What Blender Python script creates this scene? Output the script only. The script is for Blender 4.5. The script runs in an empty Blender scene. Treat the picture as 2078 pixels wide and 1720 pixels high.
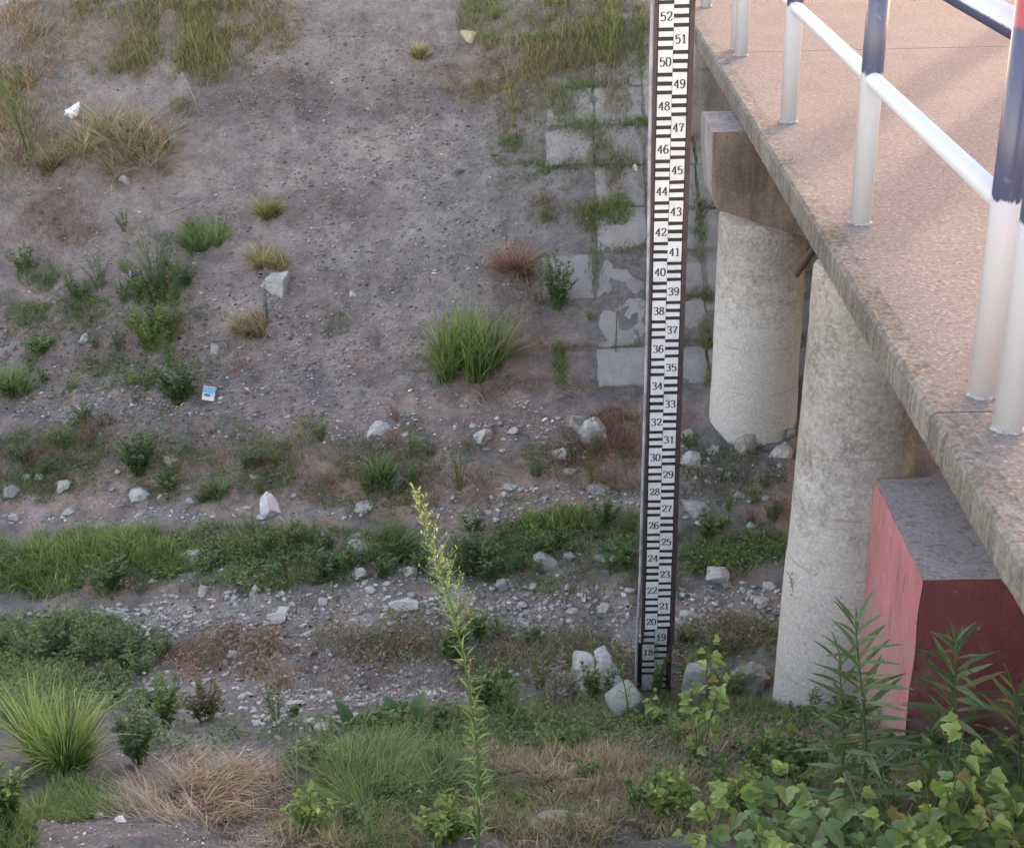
import bpy, math, random
import numpy as np
from mathutils import Matrix, Vector
random.seed(7); RNG = np.random.default_rng(7)
SC = bpy.context.scene; COL = SC.collection
# ------------------------------------------------------------------ camera
FPX, TH, PSI, RHO, CZ = 2842.64, 0.441875, 0.02453, -0.027616, 4.646
PW, PH = 2078, 1720
_c, _s = math.cos(PSI), math.sin(PSI)
_r0 = np.array([_c, _s, 0.]); _y0 = np.array([-_s, _c, 0.]); _z = np.array([0, 0, 1.])
CF = _y0*math.cos(TH) - _z*math.sin(TH); _u0 = _y0*math.sin(TH) + _z*math.cos(TH)
CR = _r0*math.cos(RHO) + _u0*math.sin(RHO); CU = -_r0*math.sin(RHO) + _u0*math.cos(RHO)
CP = np.array([0, 0, CZ])
cam = bpy.data.cameras.new('camera'); camo = bpy.data.objects.new('camera', cam); COL.objects.link(camo)
cam.sensor_width = 36; cam.lens = 36*FPX/PW; cam.clip_start = .05; cam.clip_end = 2000
camo.matrix_world = Matrix(((CR[0], CU[0], -CF[0], CP[0]), (CR[1], CU[1], -CF[1], CP[1]), (CR[2], CU[2], -CF[2], CP[2]), (0, 0, 0, 1)))
SC.camera = camo
# ------------------------------------------------------------------ sky, sun, exposure
SUN_EL, SUN_AZ = math.radians(7.0), math.radians(31.0)        # azimuth clockwise from +Y (ahead), towards +X
wd = bpy.data.worlds.new('World'); SC.world = wd; wd.use_nodes = True
wn = wd.node_tree.nodes; wl = wd.node_tree.links
sky = wn.new('ShaderNodeTexSky'); sky.sky_type = 'NISHITA'; sky.sun_disc = False
sky.sun_elevation = SUN_EL; sky.sun_rotation = SUN_AZ
sky.air_density = 1.0; sky.dust_density = 1.0; sky.ozone_density = 1.0
bg = wn['Background']; bg.inputs[1].default_value = 0.15
wb = wn.new('ShaderNodeMix'); wb.data_type = 'RGBA'; wb.blend_type = 'MULTIPLY'; wb.inputs[0].default_value = 1; wb.inputs[7].default_value = (1.22, .905, .82, 1)   # even white balance
wl.new(sky.outputs[0], wb.inputs[6]); wl.new(wb.outputs[2], bg.inputs[0])
sd = np.array([math.sin(SUN_AZ)*math.cos(SUN_EL), math.cos(SUN_AZ)*math.cos(SUN_EL), math.sin(SUN_EL)])
sl = bpy.data.lights.new('sun', 'SUN'); sl.energy = 0.62; sl.angle = math.radians(.5); sl.color = (1, .72, .54)
so = bpy.data.objects.new('sun', sl); COL.objects.link(so)
so.rotation_euler = Vector(sd).to_track_quat('Z', 'Y').to_euler()
SC.view_settings.view_transform = 'Standard'; SC.view_settings.look = 'None'
SC.view_settings.gamma = 1; SC.view_settings.use_curve_mapping = False
SC.view_settings.exposure = 3.58
SC.cycles.max_bounces = 6; SC.cycles.transparent_max_bounces = 4
# ------------------------------------------------------------------ pixel helpers (pixel -> direction)
def ray(px, py):
    px = np.asarray(px, float); py = np.asarray(py, float)
    return CF + CR*((px - PW/2)/FPX)[..., None] - CU*((py - PH/2)/FPX)[..., None]
def ony(px, py, y): d = ray(px, py); return CP + d*(y/d[1])
def onz(px, py, z): d = ray(px, py); return CP + d*((z - CZ)/d[2])
# ------------------------------------------------------------------ noise
_T = RNG.random((64, 256, 256)).astype(np.float32)
def vnoise(x, y, s=0):
    xi = np.floor(x).astype(int); yi = np.floor(y).astype(int); fx = x - xi; fy = y - yi
    fx = fx*fx*(3 - 2*fx); fy = fy*fy*(3 - 2*fy); t = _T[s % 64]
    a = t[xi & 255, yi & 255]; b = t[(xi+1) & 255, yi & 255]; c = t[xi & 255, (yi+1) & 255]; d = t[(xi+1) & 255, (yi+1) & 255]
    return (a*(1-fx) + b*fx)*(1-fy) + (c*(1-fx) + d*fx)*fy - .5
def fbm(x, y, f, o=4, s=0):
    r = 0*x; a = 1.
    for i in range(o): r = r + a*vnoise(x*f + 17.3*i, y*f + 9.1*i, s + i); a *= .5; f *= 2.03
    return r
def sst(a, b, x): t = np.clip((x - a)/(b - a), 0, 1); return t*t*(3 - 2*t)
# ------------------------------------------------------------------ terrain
PY = [-60, -6, -1, 1.2, 2.2, 3.0, 3.8, 4.4, 5.0, 6.0, 6.45, 7.2, 8.2, 8.75, 9.2, 9.8, 13.2, 14.6, 16, 30, 400]
PZ = [3.0, 3.0, 2.9, 2.4, 1.9, 1.57, 1.30, 1.06, .72, .16, .0, -.05, .03, .25, .40, .60, 2.70, 3.45, 3.6, 3.7, 3.7]
def zbase(x, y):
    yy = y + .10*np.sin(x*.9 + 1.0) + .25*fbm(x, y, .35, 2, 3)*sst(1.2, -.5, x)
    z = np.interp(yy, PY, PZ)
    z = z + .12*fbm(x, y, .6, 3, 5)*sst(2.0, -.2, x)
    z = z - .11*np.exp(-((x - .62)/.4)**2 - ((y - 6.3)/.45)**2)
    z = np.where(x > 1.0, np.where((y > 11.9) | (y < 3.2), np.minimum(z, z + (2.42 - z)*sst(1.0, 1.28, x)), z), z)
    return z
def zfine(x, y):
    sm = sst(-.15, .15, x)*sst(9.3, 9.6, y)*sst(13., 12.5, y)      # smoother where the bank is paved
    return (.05*fbm(x, y, 2.2, 3, 11) - .07*np.maximum(0, .12 - np.abs(fbm(x*2.2, y*.7, 1.6, 3, 27)))*sst(9.3, 10.2, y)*2.2 + .05*fbm(x, y, 8., 3, 21))*(1 - .72*sm)
def gz(x, y): return zbase(x, y) + zfine(x, y)*sst(60, 8, np.abs(x) + np.abs(y - 9))
# depth of the ground for a coarse pixel lattice
_gx = np.arange(-240, 2340, 12.); _gy = np.arange(-120, 1960, 12.)
_GX, _GY = np.meshgrid(_gx, _gy); _D = ray(_GX, _GY)
_t = np.full(_GX.shape, 2.2); _hit = np.zeros(_GX.shape, bool)
for k in range(420):
    p = CP + _D*_t[..., None]
    dz = p[..., 2] - zbase(p[..., 0], p[..., 1])
    _hit |= dz < 0
    _t = np.where(_hit, _t, _t + np.clip(dz*.45, .012, .6))
    if _hit.all(): break
def at(px, py):
    px = np.atleast_1d(np.asarray(px, float)); py = np.atleast_1d(np.asarray(py, float))
    u = np.clip((px - _gx[0])/12., 0, len(_gx) - 1.01); v = np.clip((py - _gy[0])/12., 0, len(_gy) - 1.01)
    i = u.astype(int); j = v.astype(int); fu = u - i; fv = v - j
    t = (_t[j, i]*(1-fu) + _t[j, i+1]*fu)*(1-fv) + (_t[j+1, i]*(1-fu) + _t[j+1, i+1]*fu)*fv
    p = CP + ray(px, py)*t[:, None]
    p[:, 2] = gz(p[:, 0], p[:, 1])
    return p
def pxsize(P): return float(((np.asarray(P) - CP) @ CF)/FPX)       # metres per photo pixel at a point
# ------------------------------------------------------------------ mesh helpers
class MB:
    def __init__(s): s.v = []; s.f = []; s.c = []; s.n = 0; s.mi = []
    def add(s, v, f, c=None, mi=0):
        v = np.asarray(v, float).reshape(-1, 3)
        for q in f: s.f.append(tuple(int(i) + s.n for i in q)); s.mi.append(mi)
        s.v.append(v); s.n += len(v)
        if c is not None: s.c.append(np.broadcast_to(np.asarray(c, float), (len(v), 3)))
    def mesh(s, name, mats, smooth=False):
        me = bpy.data.meshes.new(name); me.from_pydata(np.concatenate(s.v).tolist(), [], s.f)
        for m in (mats if isinstance(mats, (list, tuple)) else [mats]): me.materials.append(m)
        if any(s.mi): me.polygons.foreach_set('material_index', s.mi)
        if s.c: setcol(me, np.concatenate(s.c))
        if smooth: me.polygons.foreach_set('use_smooth', [True]*len(me.polygons))
        me.update(); return me
    def build(s, name, mats, parent=None, smooth=False):
        return link(name, s.mesh(name, mats, smooth), parent)
def setcol(me, c):
    a = me.attributes.new('Col', 'FLOAT_COLOR', 'POINT')
    a.data.foreach_set('color', np.concatenate([c, np.ones((len(c), 1))], 1).astype(np.float32).ravel())
def link(name, me, parent=None):
    o = bpy.data.objects.new(name, me); COL.objects.link(o)
    if parent is not None:
        o.parent = parent
        o.matrix_parent_inverse = parent.matrix_basis.inverted()
    return o
class TM:                                                            # large triangle soup
    def __init__(s): s.v = []; s.t = []; s.c = []; s.n = 0
    def add(s, v, t, c):
        s.v.append(v.reshape(-1, 3)); s.t.append(t.reshape(-1, 3) + s.n); s.c.append(c.reshape(-1, 3)); s.n += s.v[-1].shape[0]
    def mesh(s, name, mat):
        v = np.concatenate(s.v).astype(np.float32); t = np.concatenate(s.t).astype(np.int32); c = np.concatenate(s.c)
        me = bpy.data.meshes.new(name); me.vertices.add(len(v)); me.vertices.foreach_set('co', v.ravel())
        me.loops.add(t.size); me.loops.foreach_set('vertex_index', t.ravel())
        me.polygons.add(len(t)); me.polygons.foreach_set('loop_start', np.arange(0, t.size, 3, dtype=np.int32))
        me.update(calc_edges=True); setcol(me, c); me.materials.append(mat); return me
    def build(s, name, mat, parent=None): return link(name, s.mesh(name, mat), parent)
def thing(name, label, cat, loc=(0, 0, 0), group=None):
    o = bpy.data.objects.new(name, None); COL.objects.link(o); o.empty_display_size = .1; o.location = loc
    return tag(o, label, cat, group)
def tag(o, label, cat=None, group=None, kind=None):
    if label: o['label'] = label
    if cat: o['category'] = cat
    if group: o['group'] = group
    if kind: o['kind'] = kind
    return o
BOXF = [(0, 3, 2, 1), (4, 5, 6, 7), (0, 1, 5, 4), (1, 2, 6, 5), (2, 3, 7, 6), (3, 0, 4, 7)]
def box(b, x0, x1, y0, y1, z0, z1, mi=0, bev=0.):
    if not bev:
        b.add([(x0, y0, z0), (x1, y0, z0), (x1, y1, z0), (x0, y1, z0), (x0, y0, z1), (x1, y0, z1), (x1, y1, z1), (x0, y1, z1)], BOXF, mi=mi); return
    v = []
    e = bev
    for z, k in ((z0, e), (z0 + e, 0), (z1 - e, 0), (z1, e)):
        v += [(x0+k, y0+k, z), (x1-k, y0+k, z), (x1-k, y1-k, z), (x0+k, y1-k, z)]
    f = [(0, 3, 2, 1), (12, 13, 14, 15)]
    for r in range(3):
        for i in range(4): f.append((r*4+i, r*4+(i+1) % 4, r*4+4+(i+1) % 4, r*4+4+i))
    b.add(v, f, mi=mi)
def tube(b, pts, rad, n=12, c=None, cap=True, mi=0):
    pts = [np.asarray(p, float) for p in pts]; rad = rad if hasattr(rad, '__len__') else [rad]*len(pts)
    v = []; f = []
    for i, p in enumerate(pts):
        d = pts[min(i+1, len(pts)-1)] - pts[max(i-1, 0)]; d = d/np.linalg.norm(d)
        a = np.cross(d, (0, 1., 0) if abs(d[1]) < .9 else (1., 0, 0)); a /= np.linalg.norm(a); e = np.cross(d, a)
        for k in range(n):
            w = 2*math.pi*k/n; v.append(p + rad[i]*(a*math.cos(w) + e*math.sin(w)))
    for i in range(len(pts)-1):
        for k in range(n): f.append((i*n+k, i*n+(k+1) % n, i*n+n+(k+1) % n, i*n+n+k))
    if cap: f.append(tuple(range(n))[::-1]); f.append(tuple(range((len(pts)-1)*n, len(pts)*n)))
    b.add(v, f, c, mi)
# ------------------------------------------------------------------ materials
def newmat(name):
    m = bpy.data.materials.new(name); m.use_nodes = True
    return m, m.node_tree.nodes, m.node_tree.links, m.node_tree.nodes['Principled BSDF']
def nd(N, t, **k):
    n = N.new(t)
    for a, v in k.items():
        if a.startswith('i_'): n.inputs[int(a[2:])].default_value = v
        else: setattr(n, a, v)
    return n
def noise(N, L, co, sc, det=5, rough=.6, dist=0):
    n = N.new('ShaderNodeTexNoise'); n.inputs['Scale'].default_value = sc; n.inputs['Detail'].default_value = det
    n.inputs['Roughness'].default_value = rough; n.inputs['Distortion'].default_value = dist
    if co is not None: L.new(co, n.inputs['Vector'])
    return n.outputs[0]
def ramp(N, L, src, stops, interp='LINEAR'):
    r = N.new('ShaderNodeValToRGB'); r.color_ramp.interpolation = interp
    e = r.color_ramp.elements
    while len(e) < len(stops): e.new(.5)
    for i, (p, c) in enumerate(stops):
        e[i].position = p; c = (c, c, c) if not hasattr(c, '__len__') else c; e[i].color = (*c, 1)
    L.new(src, r.inputs[0]); return r.outputs[0]
def mix(N, L, a, b, fac, mode='MIX'):
    m = N.new('ShaderNodeMix'); m.data_type = 'RGBA'; m.blend_type = mode; m.clamp_factor = True
    for s, v in ((6, a), (7, b)):
        if hasattr(v, 'is_linked') or hasattr(v, 'links'): L.new(v, m.inputs[s])
        else: m.inputs[s].default_value = (*v, 1)
    if hasattr(fac, 'links'): L.new(fac, m.inputs[0])
    else: m.inputs[0].default_value = fac
    return m.outputs[2]
def bump(N, L, p, h, st, dist=.01, prev=None):
    b = N.new('ShaderNodeBump'); b.inputs['Strength'].default_value = st; b.inputs['Distance'].default_value = dist
    L.new(h, b.inputs['Height'])
    if prev is not None: L.new(prev, b.inputs['Normal'])
    L.new(b.outputs[0], p.inputs['Normal']); return b.outputs[0]
def coords(N, L, kind='Object', scale=(1, 1, 1)):
    c = N.new('ShaderNodeTexCoord'); m = N.new('ShaderNodeMapping'); m.inputs['Scale'].default_value = scale
    L.new(c.outputs[kind], m.inputs[0]); return m.outputs[0]
def geo_pos(N, L, scale=(1, 1, 1)):
    c = N.new('ShaderNodeNewGeometry'); m = N.new('ShaderNodeMapping'); m.inputs['Scale'].default_value = scale
    L.new(c.outputs['Position'], m.inputs[0]); return m.outputs[0]
def voro(N, L, co, sc, feat='F1', out=0):
    v = N.new('ShaderNodeTexVoronoi'); v.feature = feat; v.inputs['Scale'].default_value = sc; L.new(co, v.inputs['Vector']); return v.outputs[out]
# ground: colour attribute (soil kinds) broken up by noise, crumbs and fine relief
M_GROUND, N, L, P = newmat('soil')
co = geo_pos(N, L)
at_ = nd(N, 'ShaderNodeAttribute', attribute_name='Col')
n1 = ramp(N, L, noise(N, L, co, 5, 8, .75), [(.3, .6), (.7, 1.35)]); n2 = ramp(N, L, noise(N, L, co, 24, 8, .85, .6), [(.34, .58), (.47, .95), (.56, 1.06), (.70, 1.4)])
c = mix(N, L, at_.outputs[0], n1, 1, 'MULTIPLY'); c = mix(N, L, c, n2, .85, 'MULTIPLY')
ck = ramp(N, L, noise(N, L, geo_pos(N, L, (9, 16, 16)), 1, 7, .7, 1.5), [(.47, 0), (.495, .75), (.505, .75), (.53, 0)])       # dark cracks and runnels
c = mix(N, L, c, (.075, .065, .06), mix(N, L, (0, 0, 0), ck, ramp(N, L, noise(N, L, co, 1.3, 3), [(.42, 0), (.62, 1)])))
v = voro(N, L, co, 45, out=0); vm = ramp(N, L, v, [(.0, 1), (.2, 1), (.3, 0)])
c = mix(N, L, c, (.40, .375, .35), mix(N, L, (0, 0, 0), vm, ramp(N, L, noise(N, L, co, 7, 4), [(.5, 0), (.64, .8)])))
L.new(c, P.inputs['Base Color']); P.inputs['Roughness'].default_value = .95; P.inputs['Specular IOR Level'].default_value = .15
b1 = bump(N, L, P, noise(N, L, co, 40, 8, .75), .9, .03); bump(N, L, P, noise(N, L, co, 160, 3, .7), .7, .008, b1)
def concrete(name, col, dark, var=.5, streak=None, sc=1., speck=.0, rough=.9, stain=None):
    m, N, L, P = newmat(name); co = geo_pos(N, L)
    n1 = noise(N, L, co, 2.2*sc, 6, .65); c = mix(N, L, col, dark, mix(N, L, (0, 0, 0), ramp(N, L, n1, [(.38, 0), (.72, 1)]), var))
    n2 = noise(N, L, co, 60*sc, 5, .7); c = mix(N, L, c, ramp(N, L, n2, [(.3, .6), (.7, 1.3)]), .7, 'MULTIPLY')
    if streak:
        st = noise(N, L, geo_pos(N, L, streak), 1, 5, .7); c = mix(N, L, c, ramp(N, L, st, [(.35, .45), (.55, 1.0), (.75, 1.35)]), .75, 'MULTIPLY')
    if speck:
        v = voro(N, L, co, 48, out=0); k = voro(N, L, co, 48, out=1)
        c = mix(N, L, c, (.34, .305, .275), mix(N, L, (0, 0, 0), ramp(N, L, v, [(0, 1), (.28, 1), (.4, 0)]), mix(N, L, (0, 0, 0), ramp(N, L, k, [(.35, 0), (.8, 1)]), speck)))
        c = mix(N, L, c, (.07, .06, .055), mix(N, L, (0, 0, 0), ramp(N, L, noise(N, L, co, 34, 4, .7), [(.52, 0), (.68, .6)]), 1.))
    if stain: c = stain(N, L, c, co)
    L.new(c, P.inputs['Base Color']); P.inputs['Roughness'].default_value = rough; P.inputs['Specular IOR Level'].default_value = .05
    b = bump(N, L, P, noise(N, L, co, 35*sc, 6, .7), .5, .012); bump(N, L, P, noise(N, L, co, 170, 3, .7), .45, .004, b)
    return m
def pits(N, L, c, co):      # blotchy lichen and grime growing from the top down, blow holes
    sep = nd(N, 'ShaderNodeSeparateXYZ'); L.new(co, sep.inputs[0])
    mr = nd(N, 'ShaderNodeMapRange'); L.new(sep.outputs[2], mr.inputs[0]); mr.inputs[1].default_value = .9; mr.inputs[2].default_value = 2.3
    n = noise(N, L, co, 9, 9, .9)
    ad = nd(N, 'ShaderNodeMath', operation='MULTIPLY_ADD', i_1=.34); L.new(mr.outputs[0], ad.inputs[0]); L.new(n, ad.inputs[2])
    c = mix(N, L, c, mix(N, L, (.13, .105, .095), (.25, .23, .215), ramp(N, L, noise(N, L, co, 5, 5, .7), [(.4, 0), (.62, 1)])), mix(N, L, (0, 0, 0), ramp(N, L, ad.outputs[0], [(.55, 0), (.68, .85)]), ramp(N, L, noise(N, L, co, 38, 6, .8), [(.36, .25), (.6, 1)])))
    pt = ramp(N, L, noise(N, L, co, 26, 4, .75), [(.63, 0), (.68, .85)]); ms = ramp(N, L, noise(N, L, co, 3.3, 3, .6), [(.5, 0), (.62, 1)])
    c = mix(N, L, c, (.13, .12, .115), mix(N, L, (0, 0, 0), pt, ms))
    rg = nd(N, 'ShaderNodeMath', operation='PINGPONG', i_1=.165); L.new(sep.outputs[2], rg.inputs[0])       # casting rings
    wob = nd(N, 'ShaderNodeMath', operation='MULTIPLY_ADD', i_1=.03); L.new(noise(N, L, co, 3, 2), wob.inputs[0]); L.new(rg.outputs[0], wob.inputs[2])
    return mix(N, L, c, (.24, .22, .2), ramp(N, L, wob.outputs[0], [(.0, .0), (.012, .7), (.02, 0)]))
M_PIER = concrete('pier_concrete', (.45, .425, .39), (.38, .35, .32), .6, stain=pits)
M_CAP = concrete('cap_concrete', (.225, .172, .142), (.125, .098, .086), 1., streak=(7, 7, 1.6))
M_CAPG = concrete('cap_grey_concrete', (.27, .25, .25), (.17, .155, .155), .8, streak=(16, 16, 3))
M_EDGE = concrete('slab_edge_concrete', (.20, .185, .17), (.10, .09, .08), .9, streak=(30, 30, 2.2), speck=.3)
M_DECK = concrete('deck_concrete', (.178, .158, .15), (.145, .13, .126), .8, speck=.5)
M_BLKT = concrete('block_top_concrete', (.36, .33, .335), (.22, .20, .205), .9, speck=.3)
M_ABUT = concrete('abutment_concrete', (.27, .245, .23), (.17, .15, .14), .9, streak=(5, 5, 1.5))
M_PAVE = concrete('paving_concrete', (.255, .236, .224), (.185, .17, .16), 1., sc=2.)
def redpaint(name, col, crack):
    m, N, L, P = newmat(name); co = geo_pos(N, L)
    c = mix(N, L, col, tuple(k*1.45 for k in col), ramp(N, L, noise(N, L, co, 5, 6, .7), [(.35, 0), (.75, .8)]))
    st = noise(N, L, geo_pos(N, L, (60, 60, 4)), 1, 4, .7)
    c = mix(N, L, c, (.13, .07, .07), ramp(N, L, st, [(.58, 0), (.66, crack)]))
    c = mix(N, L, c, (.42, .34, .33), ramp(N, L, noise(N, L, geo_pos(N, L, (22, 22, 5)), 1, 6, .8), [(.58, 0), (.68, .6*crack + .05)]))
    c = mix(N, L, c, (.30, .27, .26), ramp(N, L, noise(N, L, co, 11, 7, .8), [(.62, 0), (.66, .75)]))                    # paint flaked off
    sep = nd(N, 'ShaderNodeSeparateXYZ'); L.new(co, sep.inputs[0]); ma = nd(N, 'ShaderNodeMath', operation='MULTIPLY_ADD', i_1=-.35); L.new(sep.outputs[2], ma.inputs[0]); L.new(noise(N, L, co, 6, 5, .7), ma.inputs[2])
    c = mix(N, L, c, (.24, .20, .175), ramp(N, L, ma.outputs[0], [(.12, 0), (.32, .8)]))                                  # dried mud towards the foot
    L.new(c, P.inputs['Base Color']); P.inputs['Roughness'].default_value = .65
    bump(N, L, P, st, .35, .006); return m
M_REDS = redpaint('pale_red_paint', (.33, .125, .128), .9)  # left face of the block: lighter red than the front, stronger cracks
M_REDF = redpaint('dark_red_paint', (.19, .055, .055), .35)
def metalpaint(name, fn, rough=.32):
    m, N, L, P = newmat(name); co = geo_pos(N, L); sep = nd(N, 'ShaderNodeSeparateXYZ'); L.new(co, sep.inputs[0])
    c = fn(N, L, co, sep); L.new(c, P.inputs['Base Color']); P.inputs['Roughness'].default_value = rough
    bump(N, L, P, noise(N, L, co, 45, 3), .12, .004); return m
WHT = (.46, .475, .535); BLU = (.055, .062, .118); RDP = (.33, .06, .06)
def zstep(N, L, co, sep, z, am=.05, w=.006):
    n = noise(N, L, geo_pos(N, L, (30, 30, 12)), 1, 3, .6)
    a = nd(N, 'ShaderNodeMath', operation='MULTIPLY_ADD', i_1=am*2, i_2=-am - z); L.new(n, a.inputs[0])
    b = nd(N, 'ShaderNodeMath', operation='ADD'); L.new(a.outputs[0], b.inputs[0]); L.new(sep.outputs[2], b.inputs[1])
    s = nd(N, 'ShaderNodeMapRange', i_1=-w, i_2=w); L.new(b.outputs[0], s.inputs[0]); return s.outputs[0]
ZL, ZU = CZ - 1.331, CZ - .788
def postfn(N, L, co, sep):
    c = mix(N, L, WHT, BLU, zstep(N, L, co, sep, ZL + .02)); c = mix(N, L, c, RDP, zstep(N, L, co, sep, ZU + .02, .01))
    c = mix(N, L, c, (.5, .46, .43), mix(N, L, (0, 0, 0), ramp(N, L, noise(N, L, co, 18, 5, .8), [(.6, 0), (.75, .5)]), .6))
    return mix(N, L, c, (.05, .05, .06), ramp(N, L, noise(N, L, co, 28, 3, .6), [(.735, 0), (.75, .8)]))
def whitefn(N, L, co, sep):
    c = mix(N, L, WHT, (.52, .53, .56), ramp(N, L, noise(N, L, co, 14, 5, .7), [(.5, 0), (.75, .7)]))
    return mix(N, L, c, (.07, .07, .08), ramp(N, L, noise(N, L, co, 24, 4, .7), [(.74, 0), (.76, .8)]))
def upperfn(N, L, co, sep): return mix(N, L, BLU, whitefn(N, L, co, sep), zstep(N, L, co, sep, ZU + .004, .004, .003))
M_POST = metalpaint('post_paint', postfn); M_RAIL = metalpaint('rail_white_paint', whitefn, .38); M_RAIL2 = metalpaint('rail_blue_white_paint', upperfn, .28)
def plain(name, col, rough=.7, var=.25, sc=30, metal=0., bmp=.2):
    m, N, L, P = newmat(name); co = geo_pos(N, L)
    c = mix(N, L, col, tuple(k*(1 - var) for k in col), ramp(N, L, noise(N, L, co, sc, 5, .7), [(.35, 0), (.7, 1)]))
    L.new(c, P.inputs['Base Color']); P.inputs['Roughness'].default_value = rough; P.inputs['Metallic'].default_value = metal
    if bmp: bump(N, L, P, noise(N, L, co, sc*2, 4), bmp, .004)
    return m
M_BOARD = plain('gauge_black', (.022, .016, .022), .55, .4, 25)
M_STEEL = plain('gauge_brown_steel', (.065, .042, .042), .5, .5, 12)
M_PIPE = plain('gauge_pipe_paint', (.34, .34, .38), .4, .6, 9)
M_INK = plain('gauge_ink', (.03, .03, .04), .6, .3, 60)
def plate(name, col, wear):
    m, N, L, P = newmat(name); co = geo_pos(N, L)
    c = mix(N, L, col, tuple(k*.78 for k in col), ramp(N, L, noise(N, L, co, 12, 6, .7), [(.4, 0), (.7, 1)]))
    c = mix(N, L, c, (.10, .07, .06), ramp(N, L, noise(N, L, co, 42, 4, .75), [(.68 - wear, 0), (.74 - wear, .75)]))
    L.new(c, P.inputs['Base Color']); P.inputs['Roughness'].default_value = .45; return m
M_PLATE = plate('gauge_white', (.60, .585, .585), .025); M_PLATE2 = plate('gauge_white_dirty', (.42, .42, .40), .06)
M_COLLAR = plain('grimy_white_paint', (.26, .26, .28), .7, .6, 40)
M_RUST = plain('rusty_drain', (.06, .035, .03), .8, .5, 20)
def folmat(name, trans=.42, rough=.55, spec=.3):
    m, N, L, P = newmat(name); a = nd(N, 'ShaderNodeAttribute', attribute_name='Col')
    L.new(a.outputs[0], P.inputs['Base Color']); P.inputs['Roughness'].default_value = rough; P.inputs['Specular IOR Level'].default_value = spec
    t = N.new('ShaderNodeBsdfTranslucent'); L.new(a.outputs[0], t.inputs[0])
    x = N.new('ShaderNodeMixShader'); x.inputs[0].default_value = trans
    L.new(P.outputs[0], x.inputs[1]); L.new(t.outputs[0], x.inputs[2]); L.new(x.outputs[0], N['Material Output'].inputs[0]); return m
M_FOL = folmat('foliage'); M_LEAF = folmat('broad_leaf', .3, .4, .4)
def leafmat(name, c0, c1):
    m, N, L, P = newmat(name); co = coords(N, L)
    oi = nd(N, 'ShaderNodeObjectInfo')
    c = mix(N, L, c0, c1, oi.outputs['Random']); c = mix(N, L, c, (.22, .15, .06), ramp(N, L, oi.outputs['Random'], [(.0, .0), (.955, .0), (.97, .7)])); c = mix(N, L, c, ramp(N, L, noise(N, L, co, 60, 4, .7), [(.3, .7), (.7, 1.25)]), .8, 'MULTIPLY')
    a = nd(N, 'ShaderNodeAttribute', attribute_name='Col'); c = mix(N, L, c, a.outputs[0], 1., 'MULTIPLY')
    L.new(c, P.inputs['Base Color']); P.inputs['Roughness'].default_value = .42; P.inputs['Specular IOR Level'].default_value = .4
    t = N.new('ShaderNodeBsdfTranslucent'); L.new(c, t.inputs[0]); x = N.new('ShaderNodeMixShader'); x.inputs[0].default_value = .4
    L.new(P.outputs[0], x.inputs[1]); L.new(t.outputs[0], x.inputs[2]); L.new(x.outputs[0], N['Material Output'].inputs[0]); return m
M_LOBD = leafmat('lobed_leaf_dark', (.095, .16, .055), (.165, .25, .085)); M_LOBY = leafmat('lobed_leaf_young', (.17, .245, .06), (.29, .36, .09))
M_LANCE = leafmat('lance_leaf', (.075, .125, .048), (.12, .185, .068))
M_DOCK = leafmat('dock_leaf', (.05, .11, .05), (.08, .15, .06))
def rockmat():
    m, N, L, P = newmat('limestone'); co = geo_pos(N, L); a = nd(N, 'ShaderNodeAttribute', attribute_name='Col')
    n = ramp(N, L, noise(N, L, co, 14, 7, .7), [(.3, .68), (.7, 1.25)]); c = mix(N, L, a.outputs[0], n, 1, 'MULTIPLY')
    c = mix(N, L, c, (.13, .11, .09), ramp(N, L, noise(N, L, geo_pos(N, L, (18, 18, 40)), 1, 6, .75), [(.58, 0), (.72, .55)]))
    L.new(c, P.inputs['Base Color']); P.inputs['Roughness'].default_value = .9; P.inputs['Specular IOR Level'].default_value = .2
    b = bump(N, L, P, noise(N, L, co, 30, 7, .75), .7, .02); return m
M_ROCK = rockmat()
# ------------------------------------------------------------------ ground sheet
xs = np.concatenate([[-400, -200, -110, -60, -35, -20, -13, -9.5, -7.5, -6.4], np.arange(-5.6, 3.4, .03), np.arange(3.4, 6, .12), [6.5, 8, 11, 16, 25, 45, 90, 180, 400]])
ys = np.concatenate([[-60, -30, -15, -8, -4, -2, -.5, .6, 1.4], np.arange(1.9, 14.6, .03), np.arange(14.7, 18, .15), [19, 22, 28, 40, 70, 130, 250, 400]])
X, Y = np.meshgrid(xs, ys); Z = gz(X, Y)
V = np.stack([X, Y, Z], -1).reshape(-1, 3); nx, ny = len(xs), len(ys)
i = np.arange(nx*ny).reshape(ny, nx); Q = np.stack([i[:-1, :-1], i[:-1, 1:], i[1:, 1:], i[1:, :-1]], -1).reshape(-1, 4)
def projpx(V):
    d = V - CP; w = np.maximum(d @ CF, .3); return PW/2 + FPX*(d @ CR)/w, PH/2 - FPX*(d @ CU)/w
px, py = projpx(V); fx, fy = V[:, 0], V[:, 1]
soil = np.array([.285, .264, .252]); gc = np.tile(soil, (len(V), 1))
wob = .6*fbm(fx, fy, 1.7, 4, 31); wob2 = fbm(fx, fy, 5., 4, 37)
def blob(col, cx, cy, rx, ry, k):                                       # soil patches with uneven outlines
    global gc
    P0 = at(cx, cy)[0]; Pr = at(cx + rx, cy)[0]; Pu = at(cx, cy - ry)[0]
    ax = abs(Pr[0] - P0[0]); ay = abs(Pu[1] - P0[1])
    d = np.sqrt(((fx - P0[0])/ax)**2 + ((fy - P0[1])/ay)**2) + wob*1.0 + wob2*.5
    a = (sst(1.25, .55, d)*k)[:, None]; gc = gc*(1 - a) + np.array(col)*a
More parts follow.
